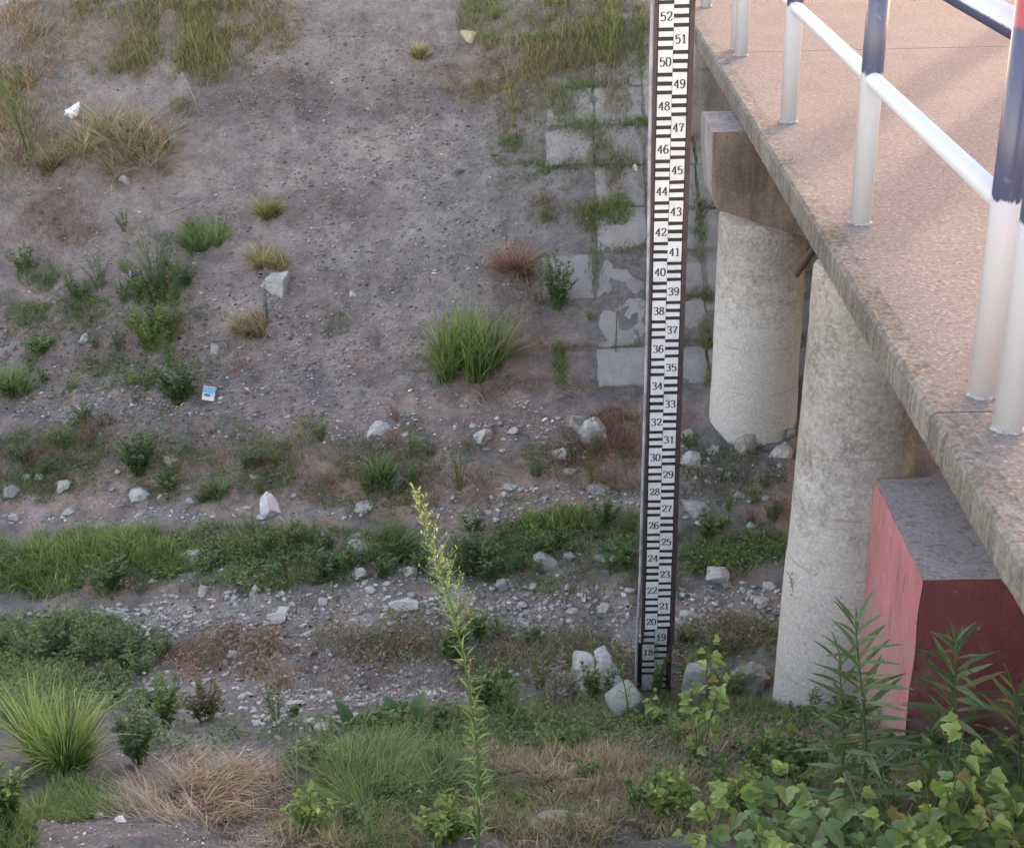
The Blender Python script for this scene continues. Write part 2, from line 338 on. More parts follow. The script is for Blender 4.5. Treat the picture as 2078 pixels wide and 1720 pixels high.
gravelc = (.43, .40, .37); palec = (.40, .372, .348); darkc = (.145, .133, .13); thatch = (.23, .20, .145)
ch = sst(5.4, 6.6, fy)*sst(9.3, 8.4, fy); gc = gc*(1 - .5*ch[:, None]) + np.array((.36, .335, .305))*.5*ch[:, None]
for a in [(darkc, 520, 190, 170, 70, .6), (darkc, 900, 200, 150, 60, .5), (darkc, 660, 420, 120, 60, .25), (palec, 600, 360, 60, 30, .6), (palec, 820, 290, 160, 40, .45),
          (palec, 620, 500, 130, 60, .5), (palec, 760, 340, 150, 50, .45), (palec, 480, 640, 120, 50, .45), (palec, 880, 470, 90, 50, .4), (palec, 380, 370, 90, 30, .4), (palec, 60, 700, 90, 40, .5), (palec, 600, 720, 160, 60, .5), (palec, 250, 790, 170, 50, .6), (palec, 830, 800, 140, 40, .5), (palec, 860, 650, 90, 60, .3), (palec, 350, 1045, 420, 16, .8), (palec, 1050, 1030, 300, 22, .6),
          (gravelc, 600, 1240, 330, 36, .85), (gravelc, 200, 1265, 240, 26, .8), (gravelc, 1080, 1230, 240, 44, .85), (gravelc, 1480, 1230, 140, 40, .8), (gravelc, 620, 1440, 80, 40, .7), (gravelc, 880, 1400, 160, 40, .45), (gravelc, 650, 1390, 420, 60, .75), (gravelc, 300, 1480, 300, 50, .6), (gravelc, 1050, 1310, 320, 40, .6), (palec, 250, 1010, 330, 40, .5), (palec, 950, 970, 330, 50, .45), (gravelc, 1450, 1330, 140, 60, .5),
          (thatch, 300, 60, 330, 90, .6), (thatch, 1120, 90, 230, 110, .75), (thatch, 200, 1120, 300, 40, .7), (thatch, 1150, 1560, 420, 90, .75), (thatch, 700, 1640, 250, 80, .7), (thatch, 1700, 1620, 350, 120, .6),
          (thatch, 100, 1380, 180, 80, .6), (thatch, 850, 930, 400, 60, .35), (thatch, 250, 930, 300, 60, .35), (palec, 250, 1690, 330, 36, .45), (palec, 380, 1525, 120, 20, .5)]: blob(*a)
me = bpy.data.meshes.new('ground'); me.vertices.add(len(V)); me.vertices.foreach_set('co', V.astype(np.float32).ravel())
me.loops.add(Q.size); me.loops.foreach_set('vertex_index', Q.astype(np.int32).ravel()); me.polygons.add(len(Q)); me.polygons.foreach_set('loop_start', np.arange(0, Q.size, 4, dtype=np.int32))
me.update(calc_edges=True); me.polygons.foreach_set('use_smooth', np.ones(len(Q), bool)); setcol(me, gc); me.materials.append(M_GROUND)
GROUND = tag(link('ground', me), 'grey dirt river bank and stony channel bed', kind='structure')
# ------------------------------------------------------------------ concrete paving on the far bank
tag_p = bpy.data.objects.new('bank_paving', None); COL.objects.link(tag_p); tag_p['kind'] = 'structure'; tag_p['label'] = 'square concrete paving slabs set into the far bank beside the bridge'
SW = .42; SL = .50
r = random.Random(3)
for ci, xc in enumerate(np.arange(-.02, 3.4, SW)):
    for ri in range(9):
        y0 = 9.40 + ri*SL*.78; x0 = xc + r.uniform(-.008, .008) + .012*ri
        if ci == 0 and ri not in (2, 5, 6): continue
        P4 = [(x0 + .012, y0 + .012), (x0 + SW - .012, y0 + .012), (x0 + SW - .012, y0 + SL*.78 - .012), (x0 + .012, y0 + SL*.78 - .012)]
        cz = [float(zbase(np.array(a), np.array(b_))) for a, b_ in P4]
        zc = sum(cz)/4; sx = (cz[1] + cz[2] - cz[0] - cz[3])/2/SW; sy = (cz[2] + cz[3] - cz[0] - cz[1])/2/(SL*.78)
        lift = r.uniform(.004, .016); b = MB(); tw = r.uniform(-.03, .03); n = 6
        vv = []
        for jj in range(n+1):
            for ii in range(n+1):
                u, w = ii/n, jj/n; jx = r.uniform(-.007, .007) if ii in (0, n) else 0; jy = r.uniform(-.007, .007) if jj in (0, n) else 0
                ed = min(u, 1-u, w, 1-w)
                gx_, gy_ = x0 + .014 + (SW - .028)*u + jx, y0 + .014 + (SL*.78 - .028)*w + jy
                vv.append((gx_, gy_, zc + sx*(u - .5)*SW + (sy + tw)*(w - .5)*SL*.78 + lift - (.008 if ed < .01 else 0)))
        ff = [(jj*(n+1)+ii, jj*(n+1)+ii+1, (jj+1)*(n+1)+ii+1, (jj+1)*(n+1)+ii) for jj in range(n) for ii in range(n)]
        ring = [ii for ii in range(n+1)] + [jj*(n+1)+n for jj in range(1, n+1)] + [n*(n+1)+ii for ii in range(n-1, -1, -1)] + [jj*(n+1) for jj in range(n-1, 0, -1)]
        k = len(vv)
        for q in ring: vv.append((vv[q][0], vv[q][1], vv[q][2] - .09))
        for q in range(len(ring)): ff.append((ring[(q+1) % len(ring)], ring[q], k + q, k + (q+1) % len(ring)))
        b.add(vv, ff); b.build('concrete_slab', M_PAVE, tag_p)
# ------------------------------------------------------------------ bridge
ZD, ZS, XE = 2.646, 2.504, 1.294
BR = thing('bridge', 'concrete foot bridge with rough deck, round piers and red painted block', 'bridge', (1.5, 6.15, 0))
def rough_slab(y0, y1):
    b = MB(); rr = random.Random(int(y0*100)); n = int((y1 - y0)/.03)
    ysl = np.linspace(y0, y1, n); prof = [(6.6, ZS), (XE + .02, ZS), (XE, ZS + .014), (XE - .002, ZS + .07), (XE, ZD - .016), (XE + .016, ZD), (XE + .1, ZD), (6.6, ZD)]
    v = []
    for yv in ysl:
        for k, (x, z) in enumerate(prof):
            j = (rr.uniform(-.002, .002), rr.uniform(-.003, .003)) if k in (1, 2, 3, 4, 5) else (0, 0)
            v.append((x + j[0], yv, z + j[1]*(1.3 if k < 3 else .6)))
    m = len(prof); f = []
    for q in range(n-1):
        for k in range(m): f.append((q*m + k, q*m + (k+1) % m, (q+1)*m + (k+1) % m, (q+1)*m + k))
    mi = [0 if (k % m) in (0, 6) else 1 for k in range(len(f))]
    f += [tuple(range(m))[::-1], tuple(range((n-1)*m, n*m))]
    for q, k in zip(f, mi + [1, 1]): b.f.append(q); b.mi.append(k)
    b.v.append(np.array(v)); b.n = len(v)
    return b.build('deck_slab', [M_DECK, M_EDGE], BR)
for y0, y1 in ((-5, 4.255), (4.263, 10.60), (10.612, 12.6)): rough_slab(y0, y1)
def column(yc, r0, zb, zt, name='pier_column', rt=None, xc=1.5):
    b = MB(); n = 48; zz = np.concatenate([[zb, zb + .02], np.arange(zb + .06, zt, .055), [zt]]); rr = random.Random(int(yc*10)); v = []; f = []
    lv = 0
    for z in zz:
        if int((z + 5)/.33) != int((z + 5 - .055)/.33): lv = rr.uniform(-.0035, .0035)
        for k in range(n):
            w = 2*math.pi*k/n; q = r0 + ((rt or r0) - r0)*max(z, 0)/2.5 + lv + rr.uniform(-.001, .001); v.append((xc + q*math.cos(w), yc + q*math.sin(w), z))
    for a in range(len(zz)-1):
        for k in range(n): f.append((a*n+k, a*n+(k+1) % n, a*n+n+(k+1) % n, a*n+n+k))
    f.append(tuple(range((len(zz)-1)*n, len(zz)*n))); b.add(v, f)
    return b.build(name, M_PIER, BR, True)
p1 = column(9.1, .31, -.3, 1.86, rt=.285); p2 = column(6.15, .322, -.4, ZS - .01, rt=.262, xc=1.525)
b = MB()                                                              # tapered pier cap with chipped corner
cy0, cy1 = 8.80, 9.375
prof = [(1.10, 2.495), (1.10, 2.30), (1.106, 2.15), (1.118, 2.05), (1.15, 1.985), (1.72, 1.80), (6.2, 1.80), (6.2, 2.495)]
rr = random.Random(5); n = 8; v = []; f = []
for q in range(n):
    yv = cy0 + (cy1 - cy0)*q/(n-1)
    for k, (x, z) in enumerate(prof): v.append((x + (rr.uniform(-.012, .012) if k < 5 and q in (0, n-1) else rr.uniform(-.004, .004) if k < 5 else 0), yv + (rr.uniform(-.006, .006) if 0 < k < 5 and q == 0 else 0), z + (rr.uniform(-.008, .008) if 0 < k < 6 else 0)))
m = len(prof)
for q in range(n-1):
    for k in range(m): f.append((q*m+k, q*m+(k+1) % m, (q+1)*m+(k+1) % m, (q+1)*m+k))
for q in f: b.f.append(q); b.mi.append(0)
b.f.append(tuple(range(m))[::-1]); b.mi.append(1); b.f.append(tuple(range((n-1)*m, n*m))); b.mi.append(0); b.v.append(np.array(v)); b.n = len(v)
capo = b.build('pier_cap', [M_CAPG, M_CAP], BR)
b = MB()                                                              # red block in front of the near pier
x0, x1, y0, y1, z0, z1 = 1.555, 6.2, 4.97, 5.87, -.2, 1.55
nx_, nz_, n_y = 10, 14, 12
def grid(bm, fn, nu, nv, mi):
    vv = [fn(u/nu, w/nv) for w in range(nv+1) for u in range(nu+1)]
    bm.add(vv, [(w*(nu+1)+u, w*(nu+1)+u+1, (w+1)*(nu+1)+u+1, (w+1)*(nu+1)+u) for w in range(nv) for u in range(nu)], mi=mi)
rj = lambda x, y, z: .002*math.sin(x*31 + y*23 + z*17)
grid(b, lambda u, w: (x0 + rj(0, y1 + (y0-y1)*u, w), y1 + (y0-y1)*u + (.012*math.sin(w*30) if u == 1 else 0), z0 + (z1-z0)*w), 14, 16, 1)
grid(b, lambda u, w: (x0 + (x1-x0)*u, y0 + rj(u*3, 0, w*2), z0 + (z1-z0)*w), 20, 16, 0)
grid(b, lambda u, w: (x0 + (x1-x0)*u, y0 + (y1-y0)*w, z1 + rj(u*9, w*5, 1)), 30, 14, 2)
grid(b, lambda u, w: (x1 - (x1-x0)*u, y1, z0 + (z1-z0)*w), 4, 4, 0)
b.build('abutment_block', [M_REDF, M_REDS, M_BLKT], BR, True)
b = MB(); box(b, 1.18, 6.6, 11.62, 12.4, .6, 2.30, bev=.012); box(b, 1.31, 6.6, 11.80, 12.59, 2.302, 2.50); box(b, 1.31, 6.6, 12.402, 15., .6, 2.45)
b.build('abutment', M_ABUT, BR)
b = MB(); tube(b, [(1.40, 6.60, 2.53), (1.335, 6.62, 2.42), (1.275, 6.66, 2.29)], .018, 10); b.build('drain_pipe', M_RUST, BR)
b = MB(); box(b, XE + .005, 6.595, 12.612, 80, 2.40, 2.638); tag(b.build('road', M_DECK), 'pale concrete road continuing past the bridge end', kind='structure')
# ------------------------------------------------------------------ railings
def railing(x, yposts, label, group=None, ext=(0, 0)):
    t = thing('railing', label, 'railing', (x, yposts[0], ZD), group)
    for yv in yposts:
        b = MB(); tube(b, [(x, yv, ZD - .01), (x, yv, ZD + 1.5)], .049, 24); o = b.build('post', M_POST, t, True)
        b = MB(); rr = random.Random(int(yv*77)); vs = []
        for k in range(26):
            w = 2*math.pi*k/26; q = .052 + rr.uniform(-.002, .008); vs.append((x + q*math.cos(w), yv + q*math.sin(w), ZD + .001))
        for k in range(26):
            w = 2*math.pi*k/26; vs.append((x + .049*math.cos(w), yv + .049*math.sin(w), ZD + .006 + rr.uniform(0, .010)))
        b.add(vs, [(k, (k+1) % 26, 26 + (k+1) % 26, 26 + k) for k in range(26)]); b.build('weld_collar', M_COLLAR, o, True)
    yl, yh = min(yposts) - ext[0], max(yposts) + ext[1]
    b = MB(); tube(b, [(x, yl, ZL), (x, yh, ZL)], .036, 20); b.build('lower_rail', M_RAIL, t, True)
    b = MB(); tube(b, [(x, yl, ZU), (x, yh, ZU)], .046, 20); b.build('upper_rail', M_RAIL2, t, True)
railing(1.503, (10.735, 12.79, 14.8), 'white and blue pipe railing at the far end of the bridge deck')
railing(1.503, (4.40, 6.37, 8.40, 10.49), 'white and blue pipe railing along the middle of the bridge deck')
railing(1.508, (-1.9, .1, 2.1, 4.13), 'nearest pipe railing, its end post at the right picture edge')
railing(6.4, (0.2, 2.2, 4.15), 'pipe railing of the opposite bridge side nearest the camera'); railing(6.4, (4.42, 6.4, 8.4, 10.45), 'pipe railing along the middle of the opposite bridge side'); railing(6.4, (10.7, 12.7, 14.7), 'pipe railing at the far end of the opposite bridge side')
# ------------------------------------------------------------------ staff gauge
DG = {'0': [[(.3, 1), (.12, .88), (.05, .5), (.12, .12), (.3, 0), (.48, .12), (.55, .5), (.48, .88), (.3, 1)]],
 '1': [[(.12, .8), (.32, .98)], [(.32, 1), (.32, .02)], [(.1, .03), (.52, .03)]],
 '2': [[(.08, .72), (.1, .9), (.3, 1), (.5, .9), (.52, .7), (.38, .45), (.07, .05)], [(.07, .05), (.55, .05), (.57, .24)]],
 '3': [[(.08, .8), (.14, .94), (.3, 1), (.47, .92), (.48, .72), (.38, .58), (.22, .54)], [(.24, .54), (.44, .48), (.54, .28), (.46, .07), (.26, 0), (.06, .12)]],
 '4': [[(.42, .98), (.04, .3)], [(.04, .3), (.58, .3)], [(.42, 1), (.42, .02)], [(.26, .03), (.56, .03)]],
 '5': [[(.52, .96), (.13, .96)], [(.13, .96), (.1, .52), (.3, .63), (.48, .54), (.54, .3), (.44, .07), (.24, 0), (.06, .12)]],
 '6': [[(.5, .86), (.36, 1), (.18, .88), (.06, .55), (.07, .25), (.18, .04), (.32, 0), (.48, .1), (.54, .3), (.46, .5), (.3, .57), (.1, .42)]],
 '7': [[(.06, .78), (.08, .95), (.54, .95)], [(.54, .95), (.34, .5), (.26, 0)]],
 '8': [[(.3, 1), (.14, .9), (.13, .68), (.3, .54), (.47, .68), (.46, .9), (.3, 1)], [(.3, .54), (.1, .42), (.06, .2), (.3, 0), (.54, .2), (.5, .42), (.3, .54)]]}
DG['9'] = [[(.6 - a, 1 - c_) for a, c_ in DG['6'][0]]]
def numeral(txt, w, h):
    b = MB(); z = 0
    for di, ch in enumerate(txt):
        for st in DG[ch]:
            p = np.array(st, float); q = []
            for k in range(len(p)-1):                                  # Catmull-Rom
                a, c1, c2, e = p[max(k-1, 0)], p[k], p[k+1], p[min(k+2, len(p)-1)]
                if len(p) > 3:
                    for t in np.linspace(0, 1, 5)[:-1]: q.append(.5*((2*c1) + (c2-a)*t + (2*a-5*c1+4*c2-e)*t*t + (3*c1-a-3*c2+e)*t**3))
                else: q.append(c1)
            q.append(p[-1]); q = np.array(q); t = np.gradient(q, axis=0); t /= np.linalg.norm(t, axis=1)[:, None] + 1e-9
            hw = (.045 + .05*np.abs(t[:, 1])); nn = np.stack([-t[:, 1], t[:, 0]], 1)*hw[:, None]
            lo, hi = q - nn, q + nn; z += .00006; v = []
            for s_ in (lo, hi):
                for u in s_: v.append(((u[0] + di*.68 - .64)*w, -z, (u[1] - .5)*h))
            m_ = len(q); b.add(v, [(k, k+1, m_+k+1, m_+k) for k in range(m_-1)])
    return b.mesh('numeral', M_INK)
GX, GYY = .602, 6.436
G = thing('staff_gauge', 'tall black and white water level gauge numbered 17 to 52', 'staff gauge', (GX, GYY, -.1))
G.rotation_euler[1] = -.0035*-1
def gp(name, fn, mat, parent=G, smooth=False):
    b = MB(); fn(b); o = link(name, b.mesh(name, mat, smooth)); o.parent = parent; return o          # gauge-local, base at its foot
zn = lambda n: .1*n - 1.6 + .1
gp('backing_board', lambda b: box(b, -.082, .088, .0, .006, .35, 4.0), M_BOARD)
gp('backing_board', lambda b: box(b, -.103, .075, .004, .010, -.3, .356), M_BOARD)
gp('steel_post', lambda b: (box(b, -.045, .045, .012, .07, -.4, 3.98), box(b, -.07, .07, .0105, .0115, -.3, 3.9)), M_STEEL)
gp('edge_flange', lambda b: box(b, .072, .093, -.006, .03, .35, 4.0), M_STEEL)
gp('edge_flange', lambda b: box(b, .064, .082, -.004, .03, -.35, .348), M_STEEL)
gp('edge_flange', lambda b: box(b, -.086, -.073, -.006, .03, .35, 4.0), M_STEEL)
gp('edge_pipe', lambda b: tube(b, [(-.094 - .004*math.sin(z*2.1) - (.014*float(sst(.9, .2, np.array(z)))), .0, z) for z in np.linspace(-.3, 4., 40)], .0085, 10), M_PIPE, smooth=True)
mplate = MB(); box(mplate, -.033, .033, -.003, -.0005, -.0505, .0505); mplate = mplate.mesh('number_plate', M_PLATE)
mbar = MB(); box(mbar, -.033, .033, -.003, -.0005, -.0112, .0112); mbar = mbar.mesh('scale_bar', M_PLATE)
mplate2 = mplate.copy(); mplate2.materials.clear(); mplate2.materials.append(M_PLATE2); mbar2 = mbar.copy(); mbar2.materials.clear(); mbar2.materials.append(M_PLATE2)
rr = random.Random(9)
for n in range(15, 55):
    low = n < 20; sx = -1 if n % 2 == 0 else 1; off = -.012 if low else .0
    o = link('number_plate', mplate2 if low else mplate); o.parent = G; o.location = (off + sx*.0338 + rr.uniform(-.001, .001), 0, zn(n)); o.rotation_euler[1] = rr.uniform(-.012, .012)
    if low: o.scale[0] = .98
    for dz in (-.0205, .0205):
        q = link('scale_bar', mbar2 if low else mbar); q.parent = G; q.location = (off - sx*.0338 + rr.uniform(-.001, .001), 0, zn(n) + dz); q.rotation_euler[1] = rr.uniform(-.015, .015); q.scale[2] = rr.uniform(.92, 1.06)
    if n > 16:
        d = link('numeral', numeral(str(n), .0405, .039)); d.parent = o; d.location = (0, -.0032, -.002)
# ------------------------------------------------------------------ rocks
def ico(sub):
    import bmesh
    bm = bmesh.new(); bmesh.ops.create_icosphere(bm, subdivisions=sub, radius=1); v = np.array([q.co[:] for q in bm.verts]); f = np.array([[w.index for w in q.verts] for q in bm.faces]); bm.free(); return v, f
IV3, IF3 = ico(4); IV1, IF1 = ico(1)
def rock_verts(sd, size, cuts=9, rough=.06, rnd=.0):
    g = np.random.default_rng(sd); v = IV3.copy()
    for k in range(cuts):                                              # cleavage planes
        nrm = g.normal(size=3); nrm /= np.linalg.norm(nrm); h = g.uniform(.42, .80) + rnd
        d = v @ nrm; v = v - np.outer(np.maximum(d - h, 0)*.96, nrm)
    nz = fbm(v[:, 0]*1. + 5*sd % 97, v[:, 1] + v[:, 2]*.7, 2.2, 4, sd % 40)
    v = v*(1 + rough*2.2*nz[:, None])
    if cuts: v = v - (v.max(0) + v.min(0))/2; v = v/v.max(0)
    v = v*(1 + .05*fbm(v[:, 0]*1. + sd % 31, v[:, 1] + v[:, 2]*1.3, 6., 3, sd % 29)[:, None])
    return v*np.array(size)
def rock(px, py, w, h, label, name='rock', cat='rock', col=(.42, .40, .37), sd=None, rot=0., cuts=9, deep=.8, group=None, rough=.07):
    sd = sd if sd is not None else int(px*3 + py*7); P = at(px, py + h*.45)[0]; s = pxsize(P)
    sx, sz = w*s*.5, max(h*s*.66, .012); sy = .5*(sx + sz)*deep*1.3
    v = rock_verts(sd, (sx, sy, sz), cuts, rough); ca, sa = math.cos(rot), math.sin(rot)
    g = np.random.default_rng(sd + 5); col = np.array(col)*g.uniform(.8, 1.1)*(1 + g.normal(0, .014, 3)); b = MB(); b.add(v, IF3, col); o = b.build(name, M_ROCK, None, False)
    o.location = (P[0], P[1] + sy*.5, P[2] + sz*(.5 if w > 80 and h > 60 else .2)); o.rotation_euler = (0, rot, 0)
    return tag(o, label, cat, group)
pale = (.37, .345, .32); grey = (.28, .265, .255); tan = (.33, .28, .23)
RK = [(1172, 858, 34, 40, 'narrow upright pale rock left of the rounded boulder near the bank foot', pale), (1205, 866, 66, 62, 'rounded pale boulder beside the red brown grass left of the gauge', pale),
 (977, 880, 50, 36, 'angular pale rock leaning on the dirt below the tall grass tussock', pale), (768, 866, 54, 26, 'low pale rock sunk in dirt left of the angular one', pale),
 (1157, 898, 24, 22, 'small square grey stone above a paler brick shaped stone', grey), (1135, 922, 36, 22, 'brick shaped pale stone left of the red brown grass', pale),
 (1158, 958, 32, 14, 'thin tilted stone among weeds below the brick shaped stone', pale), (1213, 1000, 52, 14, 'long flat stone lying left of gauge number 28', grey),
 (803, 978, 38, 36, 'tilted slab of stone behind a dark green weed', grey), (738, 1024, 42, 18, 'flat pale stone on the dirt path right of the white pointed rock', pale),
 (548, 1020, 44, 46, 'white pointed rock on the dirt path', (.45, .43, .40)), (281, 1006, 50, 24, 'oval flat rock on the path left of the white pointed rock', pale),
 (130, 997, 28, 26, 'round pale stone in weeds at the left', pale), (20, 992, 46, 26, 'low grey rock at the left picture edge', grey),
 (138, 1043, 28, 14, 'small stone sunk in the pale path at the left', pale), (323, 1005, 20, 16, 'small tan stone right of the oval flat rock', tan), (385, 1013, 22, 10, 'little flat stone on the path between the oval and the pointed rock', pale),
 (437, 715, 20, 22, 'small upright stone on the bare slope above the carton', pale), (170, 686, 22, 20, 'small stone on the slope at the far left', pale),
 (382, 1130, 48, 26, 'pale rock in the green grass strip at the left', pale), (730, 1112, 62, 24, 'long flat rock in the grass strip left of the tall weed', pale), (720, 1090, 36, 18, 'small rock stacked behind the long flat rock', grey),
 (1110, 1134, 58, 36, 'blocky grey rock in the grass strip right of the tall weed', grey), (1155, 1138, 28, 20, 'small rounded stone touching the blocky grey rock', grey), (1228, 1134, 54, 24, 'low domed stone between the blocky rock and the gauge', grey),
 (1457, 1160, 52, 40, 'white blocky rock between the gauge and the near pier', (.42, .40, .38)), (725, 1156, 38, 24, 'white stone at the edge of the gravel left of the tall weed', (.42, .40, .37)), (830, 1163, 32, 18, 'pale stone just left of the tall weed head', pale),
 (415, 1192, 30, 24, 'pale stone below the grass strip at the left', pale), (515, 1190, 24, 24, 'upright stone with a dark side below the grass strip', pale),
 (240, 1252, 40, 18, 'smooth flat stone in the left gravel', pale), (97, 1253, 32, 14, 'flat stone in gravel behind a leaning grass stem', pale), (290, 1226, 30, 14, 'small grey stone above the smooth flat stone', grey),
 (562, 1243, 50, 14, 'upper of two thin flat stones in the gravel', pale), (560, 1256, 40, 12, 'lower of two thin flat stones in the gravel', pale), (820, 1233, 62, 22, 'broad pale stone in gravel left of the tall weed stem', (.40, .38, .36)),
 (1018, 1190, 28, 20, 'round grey stone right of the tall weed', grey), (1230, 1226, 38, 24, 'pale stone in the gravel left of gauge number 21', pale), (475, 1326, 28, 14, 'stone among brown weeds below the gravel', pale),
 (1213, 1372, 122, 78, 'large layered boulder at the foot of the gauge', (.43, .405, .38)), (1520, 1378, 92, 66, 'pale rounded rock beside the foot of the near pier', (.32, .305, .285)),
 (1392, 880, 34, 26, 'stone right of gauge number 31', grey), (1402, 930, 48, 34, 'grey stone right of gauge number 30', grey), (1446, 901, 36, 18, 'flat topped stone in front of the far pier', pale),
 (1520, 888, 58, 46, 'brownish wedge of rock at the foot of the far pier', (.33, .29, .26)), (1588, 916, 48, 34, 'white rock between the two piers', (.42, .40, .37)), (1604, 882, 24, 24, 'small rock squeezed behind the near pier', grey),
 (1413, 1022, 62, 32, 'grey lumpy rock right of gauge number 28', grey), (1502, 998, 28, 12, 'small flat stone right of the lumpy grey rock', grey), (1525, 1060, 26, 14, 'small stone at the edge of the grass left of the near pier', pale),
 (1562, 1192, 28, 12, 'small pale stone in gravel left of the near pier', pale), (1545, 1218, 34, 14, 'flat stone in gravel left of the near pier', pale), (1400, 1242, 40, 14, 'flat stone in gravel right of gauge number 20', pale),
 (558, 580, 62, 44, 'flat pale stone embedded in the bare slope', (.36, .34, .33)), (252, 368, 24, 18, 'pale chip of stone below the straw clump', pale), (955, 68, 44, 24, 'yellowish stone half hidden in the top grass', (.33, .30, .19)),
 (285, 1421, 38, 18, 'grey stone between the light green clump and the thin weeds', grey), (660, 1478, 54, 18, 'flat slab of stone behind the big green mound', pale), (600, 1432, 44, 14, 'flat stone in the small gravel patch', pale), (628, 1455, 30, 16, 'rounded stone in the small gravel patch', pale), (700, 1455, 40, 14, 'thin stone beside the broad dock leaves', pale),
 (1480, 1416, 24, 14, 'small white stone in grass right of the upright slab', (.42, .40, .37)), (935, 345, 26, 10, 'small dark stone on the bare slope', (.10, .09, .09)), (350, 935, 40, 26, 'sunken stone right of the dark green bush', tan), (716, 592, 18, 12, 'small pale pebble high on the bare slope', pale), (1290, 340, 12, 16, 'small white stone beside gauge number 45', (.55, .53, .5)), (200, 1652, 22, 8, 'white chip at the edge of the dirt patch', (.55, .54, .52)), (243, 1662, 26, 10, 'larger white chip at the edge of the dirt patch', (.58, .57, .56))]
for k, q in enumerate(RK): rock(*q[:5], col=q[5], rot=random.uniform(-.15, .15), cuts=11 + k % 6, rough=.14 if q[2] > 80 else .09)
# loose stones nothing tells apart: copies of a few shapes
proto = []
for k in range(8):
    b = MB(); g = np.random.default_rng(200 + k); v = rock_verts(300 + k, (1, g.uniform(.6, .9), g.uniform(.4, .7)), 8, .05)
    n_ = .34 + .1*g.random(); b.add(v, IF3, (n_*.86, n_*.82, n_*.77)); proto.append(b.mesh('stone', M_ROCK))
zones = [((0, 1230, 900, 1300), 55, 'small pale stone lying in the gravel strip'), ((880, 1190, 1290, 1290), 36, 'small pale stone lying in the gravel strip'), ((1370, 1180, 1580, 1290), 24, 'small pale stone lying in the gravel strip'),
         ((520, 1390, 820, 1500), 26, 'small stone in the gravel patch behind the green mound'), ((950, 990, 1300, 1060), 20, 'small pale stone on the path left of the gauge'), ((0, 960, 800, 1060), 18, 'small stone beside the dirt path'), ((1390, 930, 1590, 1060), 14, 'small stone between the two piers and the gauge'), ((700, 850, 1200, 930), 14, 'small stone at the foot of the bank'), ((300, 1180, 880, 1230), 26, 'small stone along the upper edge of the gravel')]
for (a, b0, c_, d), n, lab in zones:
    for k in range(n):
        P = at(random.uniform(a, c_), random.uniform(b0, d))[0]; s = pxsize(P)*random.choice((5, 6, 6, 7, 8, 9, 12))
        o = link('stone', random.choice(proto)); o.location = P + np.array((0, 0, s*.18)); o.scale = (s, s, s); o.rotation_euler = (random.uniform(-.2, .2), random.uniform(-.2, .2), random.uniform(0, 6.28))
        tag(o, lab, 'stone', lab + 's')
# gravel and soil crumbs (uncountable)
tm = TM()
def crumbs(n, cx, cy, rx, ry, s0, s1, col, var=.35, flat=.6):
    u = np.sqrt(RNG.random(n)); w = RNG.random(n)*6.283
    P = at(cx + rx*u*np.cos(w), cy + ry*u*np.sin(w)); sz = s0*(s1/s0)**(RNG.random(n)**1.8)
    a = RNG.random(n)*6.283; v = IV1*1.; V = np.repeat(v[None], n, 0)*(1 + .35*RNG.normal(size=(n, len(v), 1)))
    V = V*np.stack([sz*RNG.uniform(.8, 1.5, n), sz*RNG.uniform(.6, 1., n), sz*flat*RNG.uniform(.5, 1., n)], 1)[:, None]
    x = V[..., 0]*np.cos(a)[:, None] - V[..., 1]*np.sin(a)[:, None]; y = V[..., 0]*np.sin(a)[:, None] + V[..., 1]*np.cos(a)[:, None]
    V = np.stack([x, y, V[..., 2]], -1) + P[:, None] + np.array([0, 0, 1.])*(sz*.15)[:, None, None]
    C_ = np.array(col)*(1 + var*RNG.normal(size=(n, 1))); C_ = np.clip(C_, .02, .62)
    T = IF1[None] + (np.arange(n)*len(v))[:, None, None]
    tm.add(V, T, np.repeat(C_[:, None], len(v), 1))
IV1, IF1 = ico(1)
CHIP = (.34, .315, .29); CLOD = (.215, .198, .187)
for q in [(900, 600, 1240, 340, 44, .004, .022, CHIP), (600, 200, 1262, 240, 30, .004, .02, CHIP), (800, 1080, 1235, 240, 50, .004, .022, CHIP), (500, 1480, 1230, 130, 50, .004, .024, CHIP), (900, 600, 1150, 620, 70, .005, .022, CHIP), (1600, 750, 1340, 650, 100, .004, .02, CHIP), (1100, 620, 1390, 420, 70, .005, .024, CHIP), (600, 640, 1450, 130, 60, .004, .016, CHIP), (400, 880, 1380, 180, 50, .004, .016, CHIP),
          (600, 1100, 1025, 260, 35, .004, .02, CHIP), (500, 350, 1045, 400, 22, .003, .016, CHIP), (700, 850, 860, 300, 60, .004, .02, CHIP), (600, 250, 800, 260, 60, .004, .02, CHIP), (1300, 550, 480, 530, 330, .003, .014, (.36, .335, .315)),
          (3000, 560, 330, 500, 290, .003, .014, CLOD), (900, 600, 400, 560, 380, .004, .014, (.11, .10, .095)), (2600, 760, 220, 330, 170, .004, .018, (.15, .135, .13)), (2600, 700, 540, 380, 200, .004, .02, CLOD), (5000, 330, 740, 400, 170, .004, .02, (.2, .18, .17)), (600, 250, 1690, 320, 40, .002, .008, (.3, .28, .26)), (500, 380, 1525, 150, 24, .002, .01, CHIP), (400, 1450, 950, 150, 80, .004, .018, CHIP), (400, 1300, 1350, 250, 80, .004, .014, CHIP)]: crumbs(*q)
tag(tm.build('gravel', M_ROCK), 'loose gravel and soil crumbs over the bank and channel bed', kind='stuff')
